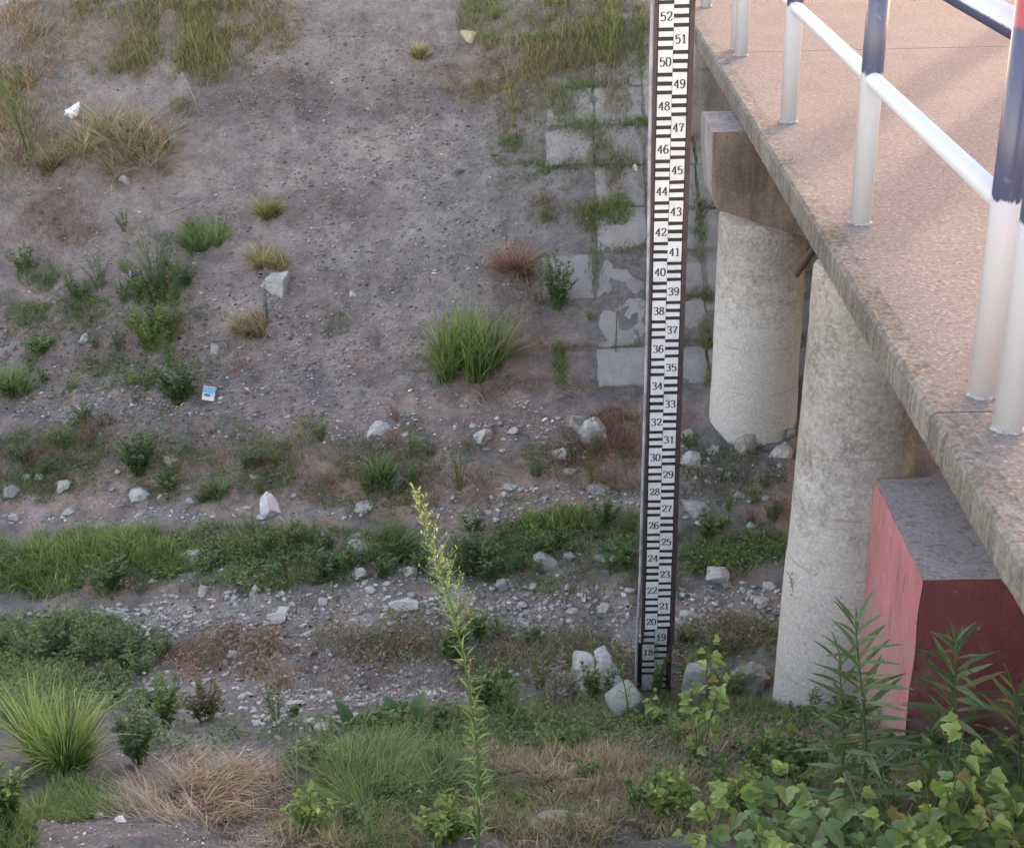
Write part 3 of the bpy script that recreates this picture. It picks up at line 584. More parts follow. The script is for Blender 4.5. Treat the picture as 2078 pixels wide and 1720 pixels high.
# squared concrete pieces
def chunk(px, py, w, h, d, label, col, rot=(0, 0, 0), bev=.02, groove=0, name='concrete_piece'):
    P = at(px, py + h*.5)[0]; s = pxsize(P); b = MB(); X_, Z_ = w*s/2, h*s/2
    v = rock_verts(int(px), (1, 1, 1), 0, .0); m = np.max(np.abs(v), 1)[:, None]; v = v/m; ln = np.linalg.norm(v, axis=1)[:, None]
    v = v*(1 - bev*2*np.maximum(ln - 1.15, 0)); v = v*(1 + .02*fbm(v[:, 0]*2 + px, v[:, 1] + v[:, 2]*2, 1.5, 3, 9)[:, None])
    for k in range(groove):
        zc = .25 - .32*k; v[:, 1] += np.where((np.abs(v[:, 2] - zc) < .07) & (v[:, 1] < -.8), .16, 0)
    b.add(v*np.array([X_, d/2, Z_]), IF3, col); o = b.build(name, M_ROCK); o.location = (P[0], P[1] + d*.4, P[2] + Z_*.75); o.rotation_euler = rot
    return tag(o, label, 'concrete piece')
chunk(1272, 1440, 70, 56, .16, 'greenish concrete chunk with grooves in front of the large boulder', (.22, .24, .205), (.3, -.5, .3), .12, 2)
chunk(1412, 1385, 52, 84, .12, 'upright grey concrete slab right of the gauge foot', (.30, .29, .28), (-.12, .1, -.15), .16)
for px, py, w, h, lab in [(1125, 1668, 130, 22, 'long concrete fragment flush with the near grass'), (1308, 1658, 70, 20, 'middle concrete fragment in the near grass'), (1440, 1655, 56, 26, 'short concrete fragment left of the lobed leaves'), (1815, 1600, 90, 20, 'concrete fragment between the two lance leaved weeds'), (1790, 1530, 110, 16, 'thin concrete fragment before the red block')]:
    o = rock(px, py, w, h*.7, lab, 'concrete_piece', 'concrete piece', (.34, .31, .29), cuts=16, deep=.7); o.location.z -= .01
# ------------------------------------------------------------------ plants
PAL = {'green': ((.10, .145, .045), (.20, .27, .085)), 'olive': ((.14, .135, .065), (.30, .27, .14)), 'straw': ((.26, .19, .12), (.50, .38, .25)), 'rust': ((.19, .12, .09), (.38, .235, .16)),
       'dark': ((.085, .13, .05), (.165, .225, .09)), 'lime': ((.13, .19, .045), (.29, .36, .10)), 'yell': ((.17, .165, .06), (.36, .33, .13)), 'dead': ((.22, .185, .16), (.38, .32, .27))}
def blades(tm, P, Ln, Wd, lean, curve, c0, c1, az=None, nseg=3, up=1.):
    n = len(P); az = RNG.random(n)*6.283 if az is None else az
    s = np.linspace(0, 1, nseg+1); d = np.stack([np.cos(az), np.sin(az), 0*az], 1); pr = np.stack([-np.sin(az), np.cos(az), 0*az], 1)
    tw = RNG.normal(0, .8, n); pr = pr*np.cos(tw)[:, None] + d*np.sin(tw)[:, None]
    hh = Ln[:, None]*(lean[:, None]*s + curve[:, None]*s**2); vv = Ln[:, None]*up*(s*np.sqrt(np.clip(1 - lean[:, None]**2, .05, 1)) - .55*curve[:, None]*s**2)
    cen = P[:, None] + d[:, None]*hh[..., None] + np.array([0, 0, 1.])*vv[..., None]
    w = Wd[:, None]*(1 - s**1.6)*.5; lo = cen - pr[:, None]*w[..., None]; hi = cen + pr[:, None]*w[..., None]
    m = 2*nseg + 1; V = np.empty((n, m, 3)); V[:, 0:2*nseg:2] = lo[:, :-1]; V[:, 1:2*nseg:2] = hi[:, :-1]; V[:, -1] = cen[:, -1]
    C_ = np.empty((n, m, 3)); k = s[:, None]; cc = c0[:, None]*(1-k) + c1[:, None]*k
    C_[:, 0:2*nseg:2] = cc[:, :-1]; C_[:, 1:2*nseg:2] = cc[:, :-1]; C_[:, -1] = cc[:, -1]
    t = []
    for q in range(nseg-1): t += [(2*q, 2*q+1, 2*q+3), (2*q, 2*q+3, 2*q+2)]
    t.append((2*nseg-2, 2*nseg-1, 2*nseg)); T = np.array(t)[None] + (np.arange(n)*m)[:, None, None]
    tm.add(V, T, C_)
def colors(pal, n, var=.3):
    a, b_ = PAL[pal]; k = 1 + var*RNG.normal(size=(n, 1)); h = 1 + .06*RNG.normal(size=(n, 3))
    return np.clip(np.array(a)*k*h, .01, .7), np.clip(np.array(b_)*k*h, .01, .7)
def patch(tm, cx, cy, rx, ry, n, Ln, pal, lean=.35, curve=.35, wd=.0032, mixp=None, az=None, clump=.45):
    u = np.sqrt(RNG.random(n)); w = RNG.random(n)*6.283; qx = cx + rx*u*np.cos(w); qy = cy + ry*u*np.sin(w)
    P = at(qx, qy); nn = fbm(P[:, 0], P[:, 1], 4.5, 3, 45)*1.6 + .5*(1 - u); keep = RNG.random(n) < np.clip(.56 + clump*2.2*(nn - .12), .05, 1); P = P[keep]; n = len(P)
    L_ = Ln*RNG.uniform(.45, 1.15, n)*(1 - .35*u[keep]**2); c0, c1 = colors(pal, n)
    if mixp:
        sel = RNG.random(n) < mixp[1]; d0, d1 = colors(mixp[0], n); c0[sel] = d0[sel]; c1[sel] = d1[sel]
    a = RNG.random(n)*6.283 if az is None else RNG.normal(az, .6, n)
    blades(tm, P, L_, np.full(n, wd*1.6)*RNG.uniform(.6, 1.5, n)*np.clip(L_/.12, .7, 1.4), np.clip(np.abs(RNG.normal(lean, .22, n)), 0, .95), np.abs(RNG.normal(curve, .2, n)), c0, c1, a)
tmG, tmD = TM(), TM()                                                 # living grass, dry grass
for q in [(330, 15, 190, 50, 5200, .15, 'olive', .3, .3, .0034, ('green', .35)), (390, 105, 150, 62, 5600, .16, 'olive', .3, .3, .0034, ('green', .3)), (235, 140, 70, 32, 1700, .12, 'olive'), (530, 60, 95, 60, 2600, .13, 'olive', .35, .35, .0032, ('straw', .35)),
          (30, 200, 55, 70, 1700, .17, 'olive', .4, .4, .0034, ('straw', .4)), (120, 315, 60, 55, 1600, .13, 'olive', .4, .4, .003, ('straw', .4)), (375, 215, 34, 20, 450, .11, 'olive'), (300, 70, 330, 110, 6000, .13, 'olive', .4, .4, .003, ('straw', .4), None, .9), (60, 250, 110, 200, 3500, .13, 'olive', .4, .4, .003, ('straw', .5), None, .7), (310, 640, 90, 200, 3200, .1, 'green', .4, .4, .003, ('dark', .5), None, .8), (520, 170, 120, 50, 700, .09, 'straw', .6, .4, .0026, ('olive', .5), None, .6), (120, 720, 150, 120, 1800, .09, 'dark', .4, .35, .003, ('olive', .5), None, .9), (1060, 640, 90, 120, 900, .09, 'rust', .5, .4, .003, ('olive', .4)), (940, 790, 130, 30, 700, .07, 'dead', .7, .3, .003, ('dark', .3)),
          (1030, 40, 105, 75, 6000, .14, 'olive', .3, .3, .0034, ('green', .45)), (1190, 60, 130, 90, 7200, .14, 'olive', .3, .3, .0034, ('green', .35)), (1035, 115, 65, 52, 2600, .13, 'olive', .3, .3, .0034, ('straw', .3)), (1150, 145, 140, 52, 4400, .11, 'olive', .35, .35, .003, ('rust', .25)), (960, 175, 75, 28, 1700, .09, 'olive', .35, .35, .003, ('rust', .3)),
          (1150, 240, 165, 240, 6500, .085, 'olive', .35, .35, .003, ('green', .35), None, 1.), (1180, 90, 150, 110, 5000, .12, 'olive', .35, .35, .003, ('straw', .25), None, .5), (1238, 60, 26, 90, 2300, .17, 'green', .2, .25, .003, ('olive', .5)), (1145, 200, 30, 55, 1400, .12, 'olive', .3, .3, .003, ('green', .4)), (1040, 225, 32, 55, 1400, .12, 'olive', .3, .3, .003, ('yell', .3)), (1250, 225, 34, 50, 1200, .11, 'olive', .3, .3, .003, ('straw', .3)), (1035, 285, 26, 20, 600, .07, 'green'),
          (1130, 333, 95, 12, 1300, .055, 'green', .4, .3, .0025, ('olive', .4)), (1240, 325, 52, 45, 1900, .11, 'olive', .3, .3, .003, ('green', .4)), (1210, 275, 70, 14, 900, .07, 'olive', .4, .3, .003, ('green', .5)), (1240, 375, 50, 40, 1300, .1, 'olive', .35, .3, .003, ('rust', .3)), (1180, 442, 85, 34, 2600, .1, 'olive', .35, .3, .003, ('green', .4)), (1252, 430, 40, 34, 1500, .11, 'green', .3, .3, .003, ('lime', .3)), (1100, 405, 60, 14, 500, .06, 'rust'), (1400, 470, 40, 14, 350, .07, 'olive'), (1410, 520, 30, 20, 260, .08, 'olive'),
          (180, 640, 66, 30, 900, .1, 'green'), (60, 645, 52, 32, 800, .11, 'dark', .4, .35, .003, ('green', .5)), (80, 565, 46, 36, 900, .12, 'dark', .35), (200, 742, 52, 26, 600, .1, 'olive', .35, .35, .003, ('dark', .4)), (670, 660, 40, 30, 260, .08, 'dark'), (850, 740, 60, 20, 600, .08, 'dark', .5),
          (1200, 706, 100, 10, 650, .06, 'dark', .4, .3, .003, ('rust', .4)), (1135, 745, 14, 46, 600, .11, 'green'), (1180, 780, 120, 12, 500, .06, 'olive'), (1240, 625, 70, 14, 420, .06, 'rust', .4, .3, .003, ('olive', .5)), (1380, 640, 40, 120, 500, .07, 'olive', .4, .3, .003, ('rust', .3)),
          (300, 930, 330, 85, 6500, .075, 'dark', .45, .3, .003, ('rust', .45)), (850, 960, 360, 70, 6500, .07, 'rust', .45, .3, .003, ('dark', .5)), (1280, 975, 150, 45, 1900, .08, 'rust', .45, .3, .003, ('dark', .4)), (1490, 950, 110, 60, 1600, .09, 'dark', .4, .3, .003, ('rust', .4)), (130, 905, 120, 50, 1500, .11, 'olive', .4, .3, .003, ('green', .4)), (60, 985, 90, 40, 1300, .1, 'dark'), (540, 915, 50, 30, 500, .1, 'olive'),
          (200, 1125, 270, 48, 11000, .15, 'green', .35, .35, .0036, ('lime', .3)), (560, 1105, 210, 42, 6000, .13, 'green', .35, .35, .0036, ('olive', .3)), (60, 1160, 120, 56, 3500, .17, 'green', .4, .45, .0036, ('lime', .4)), (1155, 1085, 115, 42, 3400, .16, 'green', .25, .3, .0036, ('lime', .35)), (990, 1135, 85, 46, 2400, .13, 'dark', .35, .35, .0036, ('green', .5)), (1260, 1090, 70, 40, 1500, .14, 'green'), (1485, 1105, 125, 56, 3400, .11, 'green', .4, .35, .0034, ('dark', .4)), (680, 1155, 130, 34, 1700, .1, 'dark', .4, .35, .0034, ('green', .5)), (1290, 1155, 150, 46, 2000, .09, 'olive', .4, .3, .003, ('green', .4)), (420, 1180, 200, 34, 2000, .1, 'dark', .4, .3, .003, ('green', .6)), (240, 1195, 60, 26, 1200, .13, 'dark', .35, .35, .004, ('green', .4)),
          (1100, 1200, 80, 20, 500, .08, 'green'), (850, 1350, 500, 80, 5000, .09, 'dead', .45, .35, .0026, ('rust', .4), None, .7), (800, 1315, 160, 40, 2400, .09, 'rust', .4, .3, .003, ('dark', .5)), (450, 1330, 160, 42, 2000, .09, 'rust', .4, .3, .003, ('olive', .4)), (1110, 1340, 160, 66, 3600, .12, 'dark', .4, .3, .003, ('rust', .4)), (1470, 1310, 120, 60, 2800, .11, 'rust', .35, .3, .003, ('dark', .55)), (1350, 1250, 60, 30, 300, .07, 'rust'), (560, 1375, 90, 30, 800, .1, 'straw', .5, .3, .003), (90, 1300, 190, 60, 5200, .13, 'green', .4, .4, .0034, ('dark', .5)), (60, 1410, 130, 80, 5200, .15, 'green', .4, .4, .0034, ('dark', .4)),
          (700, 1230, 800, 90, 3500, .08, 'dark', .4, .35, .003, ('olive', .5), None, .9), (700, 1020, 800, 60, 2500, .07, 'dark', .45, .35, .003, ('rust', .5), None, .9), (1250, 1600, 750, 120, 16000, .075, 'olive', .5, .35, .0026, ('green', .45), None, .8), (1700, 1640, 420, 100, 9000, .09, 'green', .45, .35, .0028, ('olive', .5), None, .8), (820, 1500, 300, 60, 6000, .1, 'green', .4, .35, .0028, ('dark', .5), None, .8), (1150, 1465, 310, 48, 7000, .12, 'green', .35, .35, .003, ('olive', .4)), (1490, 1450, 140, 34, 4200, .1, 'olive', .35, .35, .003, ('green', .6)), (1310, 1560, 260, 60, 8500, .09, 'olive', .45, .35, .0028, ('straw', .35)), (960, 1600, 160, 80, 6500, .1, 'olive', .45, .35, .0028, ('green', .4)), (1250, 1645, 270, 60, 8500, .08, 'olive', .45, .35, .0028, ('straw', .3)), (720, 1690, 170, 40, 4800, .09, 'olive', .45, .35, .0028, ('green', .4)), (140, 1615, 110, 48, 4200, .085, 'green', .4, .4, .0026, ('dark', .4)), (1560, 1510, 160, 60, 5200, .09, 'olive', .4, .35, .0028, ('straw', .35)), (1710, 1470, 160, 56, 4600, .1, 'olive', .35, .35, .0028, ('green', .4)), (1830, 1580, 200, 60, 4200, .09, 'yell', .4, .35, .0028, ('straw', .4)), (1900, 1690, 260, 60, 5200, .09, 'dark', .4, .35, .0028, ('green', .5)), (880, 1490, 120, 40, 2600, .12, 'green', .35, .35, .003, ('olive', .4)), (20, 1690, 60, 40, 1300, .1, 'green'), (1340, 1440, 60, 26, 1700, .1, 'green', .3, .3, .003, ('olive', .4)), (1060, 1690, 300, 46, 6000, .08, 'olive', .45, .35, .0028, ('straw', .4)), (1560, 1660, 260, 70, 5000, .08, 'olive', .45, .35, .0028, ('straw', .4))]:
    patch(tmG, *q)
for q in [(40, 55, 52, 52, 1100, .19, 'straw', .5, .5), (22, 285, 60, 66, 1200, .17, 'straw', .55, .45), (130, 440, 105, 60, 2300, .09, 'rust', .55, .4), (60, 490, 80, 40, 900, .08, 'rust', .6, .4), (120, 142, 44, 24, 900, .1, 'rust', .5, .4), (1000, 775, 130, 26, 1000, .13, 'dead', .85, .2, .0034), (1080, 590, 50, 60, 450, .12, 'dead', .7, .3), (560, 480, 120, 80, 250, .1, 'dead', .85, .2),
          (1250, 890, 75, 62, 3600, .12, 'rust', .5, .4), (1210, 935, 60, 26, 700, .07, 'rust', .5, .4), (1290, 800, 60, 50, 500, .07, 'rust', .5, .4), (480, 740, 40, 24, 350, .08, 'rust', .5, .4), (620, 875, 34, 36, 500, .1, 'yell', .4, .4), (400, 1600, 160, 62, 4200, .17, 'straw', .8, .25, .003, None, -.6), (480, 1640, 120, 40, 2200, .12, 'straw', .8, .25, .003, ('rust', .3), -.4), (1110, 1550, 200, 30, 3600, .1, 'straw', .45, .35), (1330, 1590, 200, 40, 2600, .09, 'straw', .5, .35, .0028, ('rust', .4)), (1180, 1600, 130, 40, 1500, .09, 'rust', .5, .35), (600, 1720, 140, 20, 500, .1, 'straw', .8, .2), (1700, 1500, 100, 40, 900, .09, 'straw', .45, .35), (1810, 1500, 90, 40, 1000, .1, 'straw', .4, .35), (620, 1400, 90, 30, 600, .1, 'straw', .6, .3), (1470, 1540, 90, 60, 1200, .1, 'straw', .45, .35),
          (560, 300, 480, 260, 900, .06, 'dead', .93, .05, .002, None, None, .2), (700, 560, 400, 200, 700, .06, 'dead', .93, .05, .002, None, None, .2), (300, 760, 330, 120, 500, .07, 'dead', .93, .05, .002, None, None, .2), (1150, 360, 170, 190, 500, .06, 'dead', .9, .08, .002, None, None, .2), (1150, 650, 170, 160, 400, .06, 'dead', .9, .08, .002, None, None, .2), (300, 1690, 330, 40, 300, .07, 'dead', .93, .05, .0018, None, None, .2)]:
    patch(tmD, *q)
JB = []                                                                 # tufts rooted in the joints of the paving
for ci in range(9):
    for ri in range(10):
        for vert in (0, 1):
            if random.random() < (.25 if ci == 0 and vert else .55 if ci < 4 else .3):
                n = random.randint(60, 260); u = np.clip(RNG.normal(random.random(), .3, n), 0, 1); xx = -.02 + SW*ci + .012*ri + (0 if vert else SW*u) + RNG.normal(0, .03, n); yy = 9.40 + SL*.78*(ri + (u if vert else 0)) + RNG.normal(0, .03, n); JB.append(np.stack([xx, yy, gz(xx, yy)], 1))
JB = np.concatenate(JB); n = len(JB); c0, c1 = colors('olive', n); d0, d1 = colors('green', n); sel = fbm(JB[:, 0], JB[:, 1], 3., 2, 8) > .05; c0[sel] = d0[sel]; c1[sel] = d1[sel]
blades(tmG, JB, RNG.uniform(.03, .11, n), RNG.uniform(.003, .006, n), np.abs(RNG.normal(.35, .2, n)), np.abs(RNG.normal(.35, .2, n)), c0, c1)
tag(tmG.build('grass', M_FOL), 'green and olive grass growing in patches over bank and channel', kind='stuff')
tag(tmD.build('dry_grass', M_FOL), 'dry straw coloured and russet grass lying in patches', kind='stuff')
def tuft(px, py, w, h, n, pal, label, name='grass_tuft', lean=.35, curve=.4, wd=.004, mixp=None, cat='grass tuft', az=None, deep=.5, low=.55, sub=5, hv=.45, kk=.22):
    P0 = at(px, py)[0]; s = pxsize(P0); R = w*s*.5; H = h*s; tm = TM()
    ca = RNG.random(sub)*6.283; cr = np.sqrt(RNG.random(sub))*R*low; cx_, cy_ = cr*np.cos(ca), cr*np.sin(ca)*deep*1.4; ch = 1 - hv*RNG.random(sub); cw = RNG.uniform(.5, 1., sub); ck = RNG.normal(0, kk, (sub, 2)); cb = RNG.uniform(.75, 1.25, sub)
    k = RNG.integers(0, sub, n); u = np.sqrt(RNG.random(n)); a = RNG.random(n)*6.283; rad = R*low*.75*cw[k]/max(1, sub**.25)*u
    P = np.stack([P0[0] + cx_[k] + rad*np.cos(a), P0[1] + cy_[k] + rad*np.sin(a), 0*u], 1); P[:, 2] = gz(P[:, 0], P[:, 1]) - .004
    c0, c1 = colors(pal, n)
    if mixp: sel = RNG.random(n) < mixp[1]; d0, d1 = colors(mixp[0], n); c0[sel] = d0[sel]; c1[sel] = d1[sel]
    c0 = np.clip(c0*cb[k][:, None], .01, .7); c1 = np.clip(c1*cb[k][:, None], .01, .7)
    le = np.abs(RNG.normal(lean, .16, n))*(.35 + .8*u); dx = le*np.cos(a) + ck[k, 0] + RNG.normal(0, .08, n); dy = le*np.sin(a) + ck[k, 1] + RNG.normal(0, .08, n)
    if az is not None: az_ = RNG.normal(az, .45, n); dx = le*np.cos(az_); dy = le*np.sin(az_)
    az_ = np.arctan2(dy, dx); le = np.clip(np.hypot(dx, dy), 0, .95)
    ln = H*RNG.uniform(.4, 1.2, n)*(1.05 - .3*u)*ch[k]
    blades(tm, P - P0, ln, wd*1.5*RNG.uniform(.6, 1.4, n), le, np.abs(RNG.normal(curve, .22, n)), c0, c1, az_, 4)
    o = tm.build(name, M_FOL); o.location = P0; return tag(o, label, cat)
tuft(945, 752, 170, 165, 900, 'green', 'tall dense green grass tussock on the bare slope', 'grass_tussock', .12, .3, .0065, ('lime', .2), low=.85, sub=9, hv=.2, kk=.07)
tuft(1015, 735, 80, 130, 500, 'olive', 'thin yellowing grass at the right side of the tall tussock', lean=.35, curve=.4, mixp=('straw', .4))
tuft(130, 1560, 130, 260, 900, 'lime', 'tall light green arching grass clump at the lower left', 'grass_clump', .1, .3, .0045, ('green', .45), low=.8, sub=6, hv=.35, kk=.1)
tuft(245, 300, 220, 110, 2400, 'straw', 'straw coloured matted grass clump beside a white bag', 'straw_clump', .85, .45, .0042, ('yell', .25), low=.95, sub=14)
tuft(548, 436, 84, 60, 700, 'yell', 'upper yellow green tuft on the bare slope', mixp=('green', .3)); tuft(545, 532, 106, 62, 900, 'yell', 'lower yellow green tuft on the bare slope', mixp=('straw', .3))
tuft(415, 495, 110, 78, 900, 'green', 'green tuft left of the two yellow green tufts', mixp=('dark', .4)); tuft(860, 116, 66, 46, 500, 'yell', 'small yellowish tuft alone left of the top grass', mixp=('straw', .3))
tuft(505, 680, 96, 72, 800, 'olive', 'olive grass tuft beside a thin green stalk', mixp=('straw', .4)); tuft(1052, 555, 96, 96, 1400, 'rust', 'red brown dry clump on the paved bank', 'dry_clump', .5, .5)
tuft(430, 1004, 84, 58, 600, 'dark', 'dark green tuft right of the oval flat rock', mixp=('olive', .3)); tuft(755, 990, 120, 76, 900, 'dark', 'dark green tuft in front of the tilted slab', mixp=('green', .5), wd=.006)
tuft(28, 800, 100, 84, 1000, 'green', 'bright green tuft at the left picture edge', mixp=('dark', .4)); tuft(795, 1118, 120, 80, 1000, 'dark', 'dark green tuft left of the tall weed head', mixp=('green', .4), wd=.006)
tuft(760, 1600, 300, 110, 6500, 'green', 'large green grass mound in the lower middle', 'grass_mound', .45, .5, .0034, ('dark', .4), low=1., sub=26); tuft(150, 1640, 170, 70, 2200, 'green', 'low fine green mound at the edge of the dirt patch', 'grass_mound', .6, .5, .0026, ('dark', .3), low=1., sub=16)
tuft(420, 1620, 330, 115, 1500, 'straw', 'fallen straw stalks lying across the lower left', 'fallen_straw', 1.3, .05, .0026, ('dead', .45), az=2.55, low=1.05, sub=30)
tuft(1110, 1585, 110, 90, 700, 'straw', 'pale feathery straw tuft in the near grass', mixp=('olive', .4)); tuft(120, 330, 80, 80, 600, 'olive', 'olive tuft left of the straw clump', mixp=('straw', .3))
# herbs with stems and leaves
def leafset(tm, P, D, Ln, Wd, col, droop=.25):
    n = len(P); D = D/np.linalg.norm(D, axis=1)[:, None]; S = np.cross(D, np.array([0, 0, 1.])); S /= np.linalg.norm(S, axis=1)[:, None] + 1e-6; U = np.cross(S, D)
    roll = RNG.normal(0, .5, n)[:, None]; S, U = S*np.cos(roll) + U*np.sin(roll), U*np.cos(roll) - S*np.sin(roll)
    L_ = Ln[:, None]; W_ = Wd[:, None]*.5; mid = P + D*L_*.45 + np.array([0, 0, -1.])*L_*droop*.12; tip = P + D*L_ + np.array([0, 0, -1.])*L_*droop
    V = np.stack([P, mid + S*W_ + U*W_*.35, mid - S*W_ + U*W_*.35, mid, tip], 1); T = np.array([(0, 1, 3), (0, 3, 2), (1, 4, 3), (3, 4, 2)])[None] + (np.arange(n)*5)[:, None, None]
    tm.add(V, T, np.repeat(col[:, None], 5, 1)*np.array([.9, 1, 1, .85, 1.08])[None, :, None])
def herb(px, py, w, h, ns, nl, lw, pal, label, name='weed', cat='weed', feather=False, tilt=(0, 0), group=None, lop=.8):
    P0 = at(px, py)[0]; s = pxsize(P0); R = w*s*.5; H = h*s; root = thing(name, label, cat, P0, group); tm = TM(); b = MB()
    c0, c1 = PAL[pal]; c0 = np.array(c0); c1 = np.array(c1)
    for k in range(ns):
        a = random.uniform(0, 6.283); rr_ = R*math.sqrt(random.random()); hh = H*random.uniform(.55, 1.05)*(1 - .3*(rr_/R)**2); top = np.array([rr_*math.cos(a) + tilt[0]*hh, rr_*math.sin(a)*.8 + tilt[1]*hh, hh]); base = np.array([top[0]*.22, top[1]*.22, -.01])
        base[2] = float(gz(np.array(P0[0] + base[0]), np.array(P0[1] + base[1]))) - P0[2] - .01
        mid = base*.5 + top*.5 + np.array([-top[0]*.12, -top[1]*.12, hh*.06]); pts = [base, mid, top]
        tube(b, pts, [.0028, .002, .001], 4, c0*1.2, cap=False)
        m = max(3, int(nl*random.uniform(.7, 1.2))); t = RNG.uniform(.12, 1., m)**.8; Q_ = np.where(t[:, None] < .5, base + (mid-base)*t[:, None]*2, mid + (top-mid)*(t[:, None]*2-1))
        la = RNG.random(m)*6.283; D = np.stack([np.cos(la), np.sin(la), RNG.uniform(.2, 1.1, m)], 1); col = (c0 + (c1-c0)*(.15 + .75*t[:, None]*RNG.random((m, 1))))*(1 + .18*RNG.normal(size=(m, 1)))
        leafset(tm, Q_, D, lw*RNG.uniform(.6, 1.3, m)*(1.15 - .5*t), lw*(.12 if feather else .34)*RNG.uniform(.7, 1.2, m), np.clip(col, .01, .6), .3*lop)
    o = b.build('stems', M_FOL, None); o.parent = root; o = tm.build('leaves', M_FOL); o.parent = root; return root
herb(75, 320, 70, 250, 14, 60, .05, 'green', 'tall feathery green weed leaning left beside the straw clump', feather=True, tilt=(-.3, 0))
herb(318, 590, 130, 140, 26, 60, .045, 'dark', 'feathery blue green weed above the yellow green one', feather=True)
herb(310, 705, 120, 120, 30, 42, .035, 'lime', 'yellow green leafy weed below the blue bottle scrap', lop=.6); herb(345, 700, 90, 120, 14, 40, .035, 'green', 'leafy weed with broad round leaves behind the dark one')
herb(365, 815, 120, 110, 36, 40, .05, 'dark', 'dark green weed just left of the carton'); herb(285, 965, 108, 100, 44, 44, .04, 'dark', 'dark green upright bush among weeds at the left')
herb(85, 725, 80, 44, 20, 30, .045, 'green', 'low broad leaved weed behind the bright green tuft'); herb(1130, 628, 96, 120, 22, 40, .055, 'dark', 'green leafy weed on the paved bank right of the tussock')
herb(545, 665, 18, 90, 3, 26, .03, 'dark', 'single thin green stalk on the bare slope'); herb(1248, 720, 20, 270, 3, 60, .03, 'green', 'very thin tall stalk rising over the paving slabs', feather=True); herb(1195, 650, 36, 30, 6, 14, .03, 'lime', 'tiny bright seedling on a paving slab')
herb(975, 1150, 130, 90, 30, 34, .05, 'dark', 'leafy dark weed in the grass strip right of the tall weed head'); herb(235, 1195, 110, 66, 26, 34, .05, 'dark', 'dark leafy weed at the front of the grass strip'); herb(250, 1350, 190, 110, 34, 34, .05, 'dark', 'wide dark green bush in front of the left gravel'); herb(130, 1340, 150, 110, 20, 34, .06, 'dark', 'bluish green weed left of the wide dark bush')
herb(925, 1335, 80, 90, 26, 34, .055, 'dark', 'dark green weed behind the tall weed stem'); herb(285, 1560, 110, 170, 16, 50, .045, 'dark', 'thin dark stalked weed right of the light green clump'); herb(335, 1480, 90, 160, 8, 40, .05, 'green', 'tall leafy stalk behind the fallen straw'); herb(20, 1680, 110, 150, 22, 44, .055, 'green', 'leafy green weed in the lower left corner')
herb(420, 1470, 100, 100, 20, 30, .04, 'olive', 'brownish green weed with pale leaves above the fallen straw'); herb(970, 1300, 60, 80, 10, 24, .06, 'green', 'weed with a few larger leaves right of the tall weed'); herb(1130, 1450, 150, 170, 14, 30, .05, 'dead', 'bare pale branching stalks left of the large boulder', 'dry_stalks', feather=True)
herb(1215, 1440, 80, 170, 8, 44, .05, 'green', 'slender green weed in front of the large boulder'); herb(1480, 1420, 110, 120, 14, 40, .05, 'green', 'loose green weed before the pale rounded rock', feather=True); herb(1740, 1440, 130, 130, 24, 40, .045, 'green', 'tangled weed against the foot of the near pier', feather=True); herb(1640, 1430, 110, 80, 24, 40, .04, 'green', 'leafy weed hiding the left foot of the near pier'); herb(1330, 1420, 60, 170, 8, 50, .04, 'green', 'wispy weed growing up over the gauge foot', feather=True); herb(770, 1480, 130, 60, 20, 30, .06, 'green', 'leafy weed around the dock leaves'); herb(1000, 1450, 130, 90, 18, 40, .05, 'green', 'small flowering weed with yellow tips behind the near grass'); herb(1560, 1560, 140, 90, 24, 36, .05, 'green', 'leafy weed left of the lance leaved weeds')
herb(1400, 905, 60, 40, 10, 20, .035, 'dark', 'small weed at the left foot of the far pier'); herb(1100, 1130, 60, 70, 10, 24, .05, 'green', 'weed just behind the blocky grey rock'); herb(1440, 1080, 90, 60, 18, 30, .045, 'green', 'leafy weed behind the white blocky rock'); herb(1800, 1470, 110, 90, 20, 30, .045, 'yell', 'yellowed weed in front of the red block'); herb(630, 1690, 110, 110, 14, 26, .05, 'lime', 'bright yellow green seedling at the bottom left of the mound'); herb(560, 1460, 40, 110, 5, 30, .05, 'green', 'grassy stalk with a pale seed head left of the mound', feather=True); herb(900, 1715, 120, 100, 14, 26, .05, 'lime', 'bright seedling at the foot of the tall weed'); herb(1360, 1650, 90, 100, 12, 26, .06, 'lime', 'yellow green seedling left of the lobed leaves'); herb(1500, 1650, 90, 110, 10, 24, .06, 'lime', 'yellow green seedling among the lobed leaves')
def field(zone, n, protos, label, group):                              # copies of a few weeds: thing plus its parts
    for k in range(n):
        src = random.choice(protos); P = at(random.uniform(zone[0], zone[2]), random.uniform(zone[1], zone[3]))[0]; c = src.copy(); COL.objects.link(c); c.location = P; f_ = random.uniform(.6, 1.25); c.scale = (f_, f_, f_*random.uniform(.8, 1.3)); c.rotation_euler = (0, 0, random.uniform(0, 6.28)); tag(c, label, 'weed', group)
        for q in src.children: d = q.copy(); COL.objects.link(d); d.parent = c
def protos(px, py, specs, label, group):
    return [tag(herb(px + 30*k, py, *q[:6], label, feather=q[6]), label, 'weed', group) for k, q in enumerate(specs)]
lab, grp = 'small leafy weed in the near grass', 'small weeds in the near grass'; pr = protos(1100, 1520, [(50, 70, 6, 26, .035, 'green', False), (40, 90, 5, 34, .04, 'lime', True), (60, 60, 8, 26, .04, 'dark', False), (46, 100, 4, 40, .045, 'green', True)], lab, grp)
field((560, 1440, 1560, 1720), 34, pr, lab, grp); field((1500, 1440, 2060, 1700), 34, pr, lab, grp)
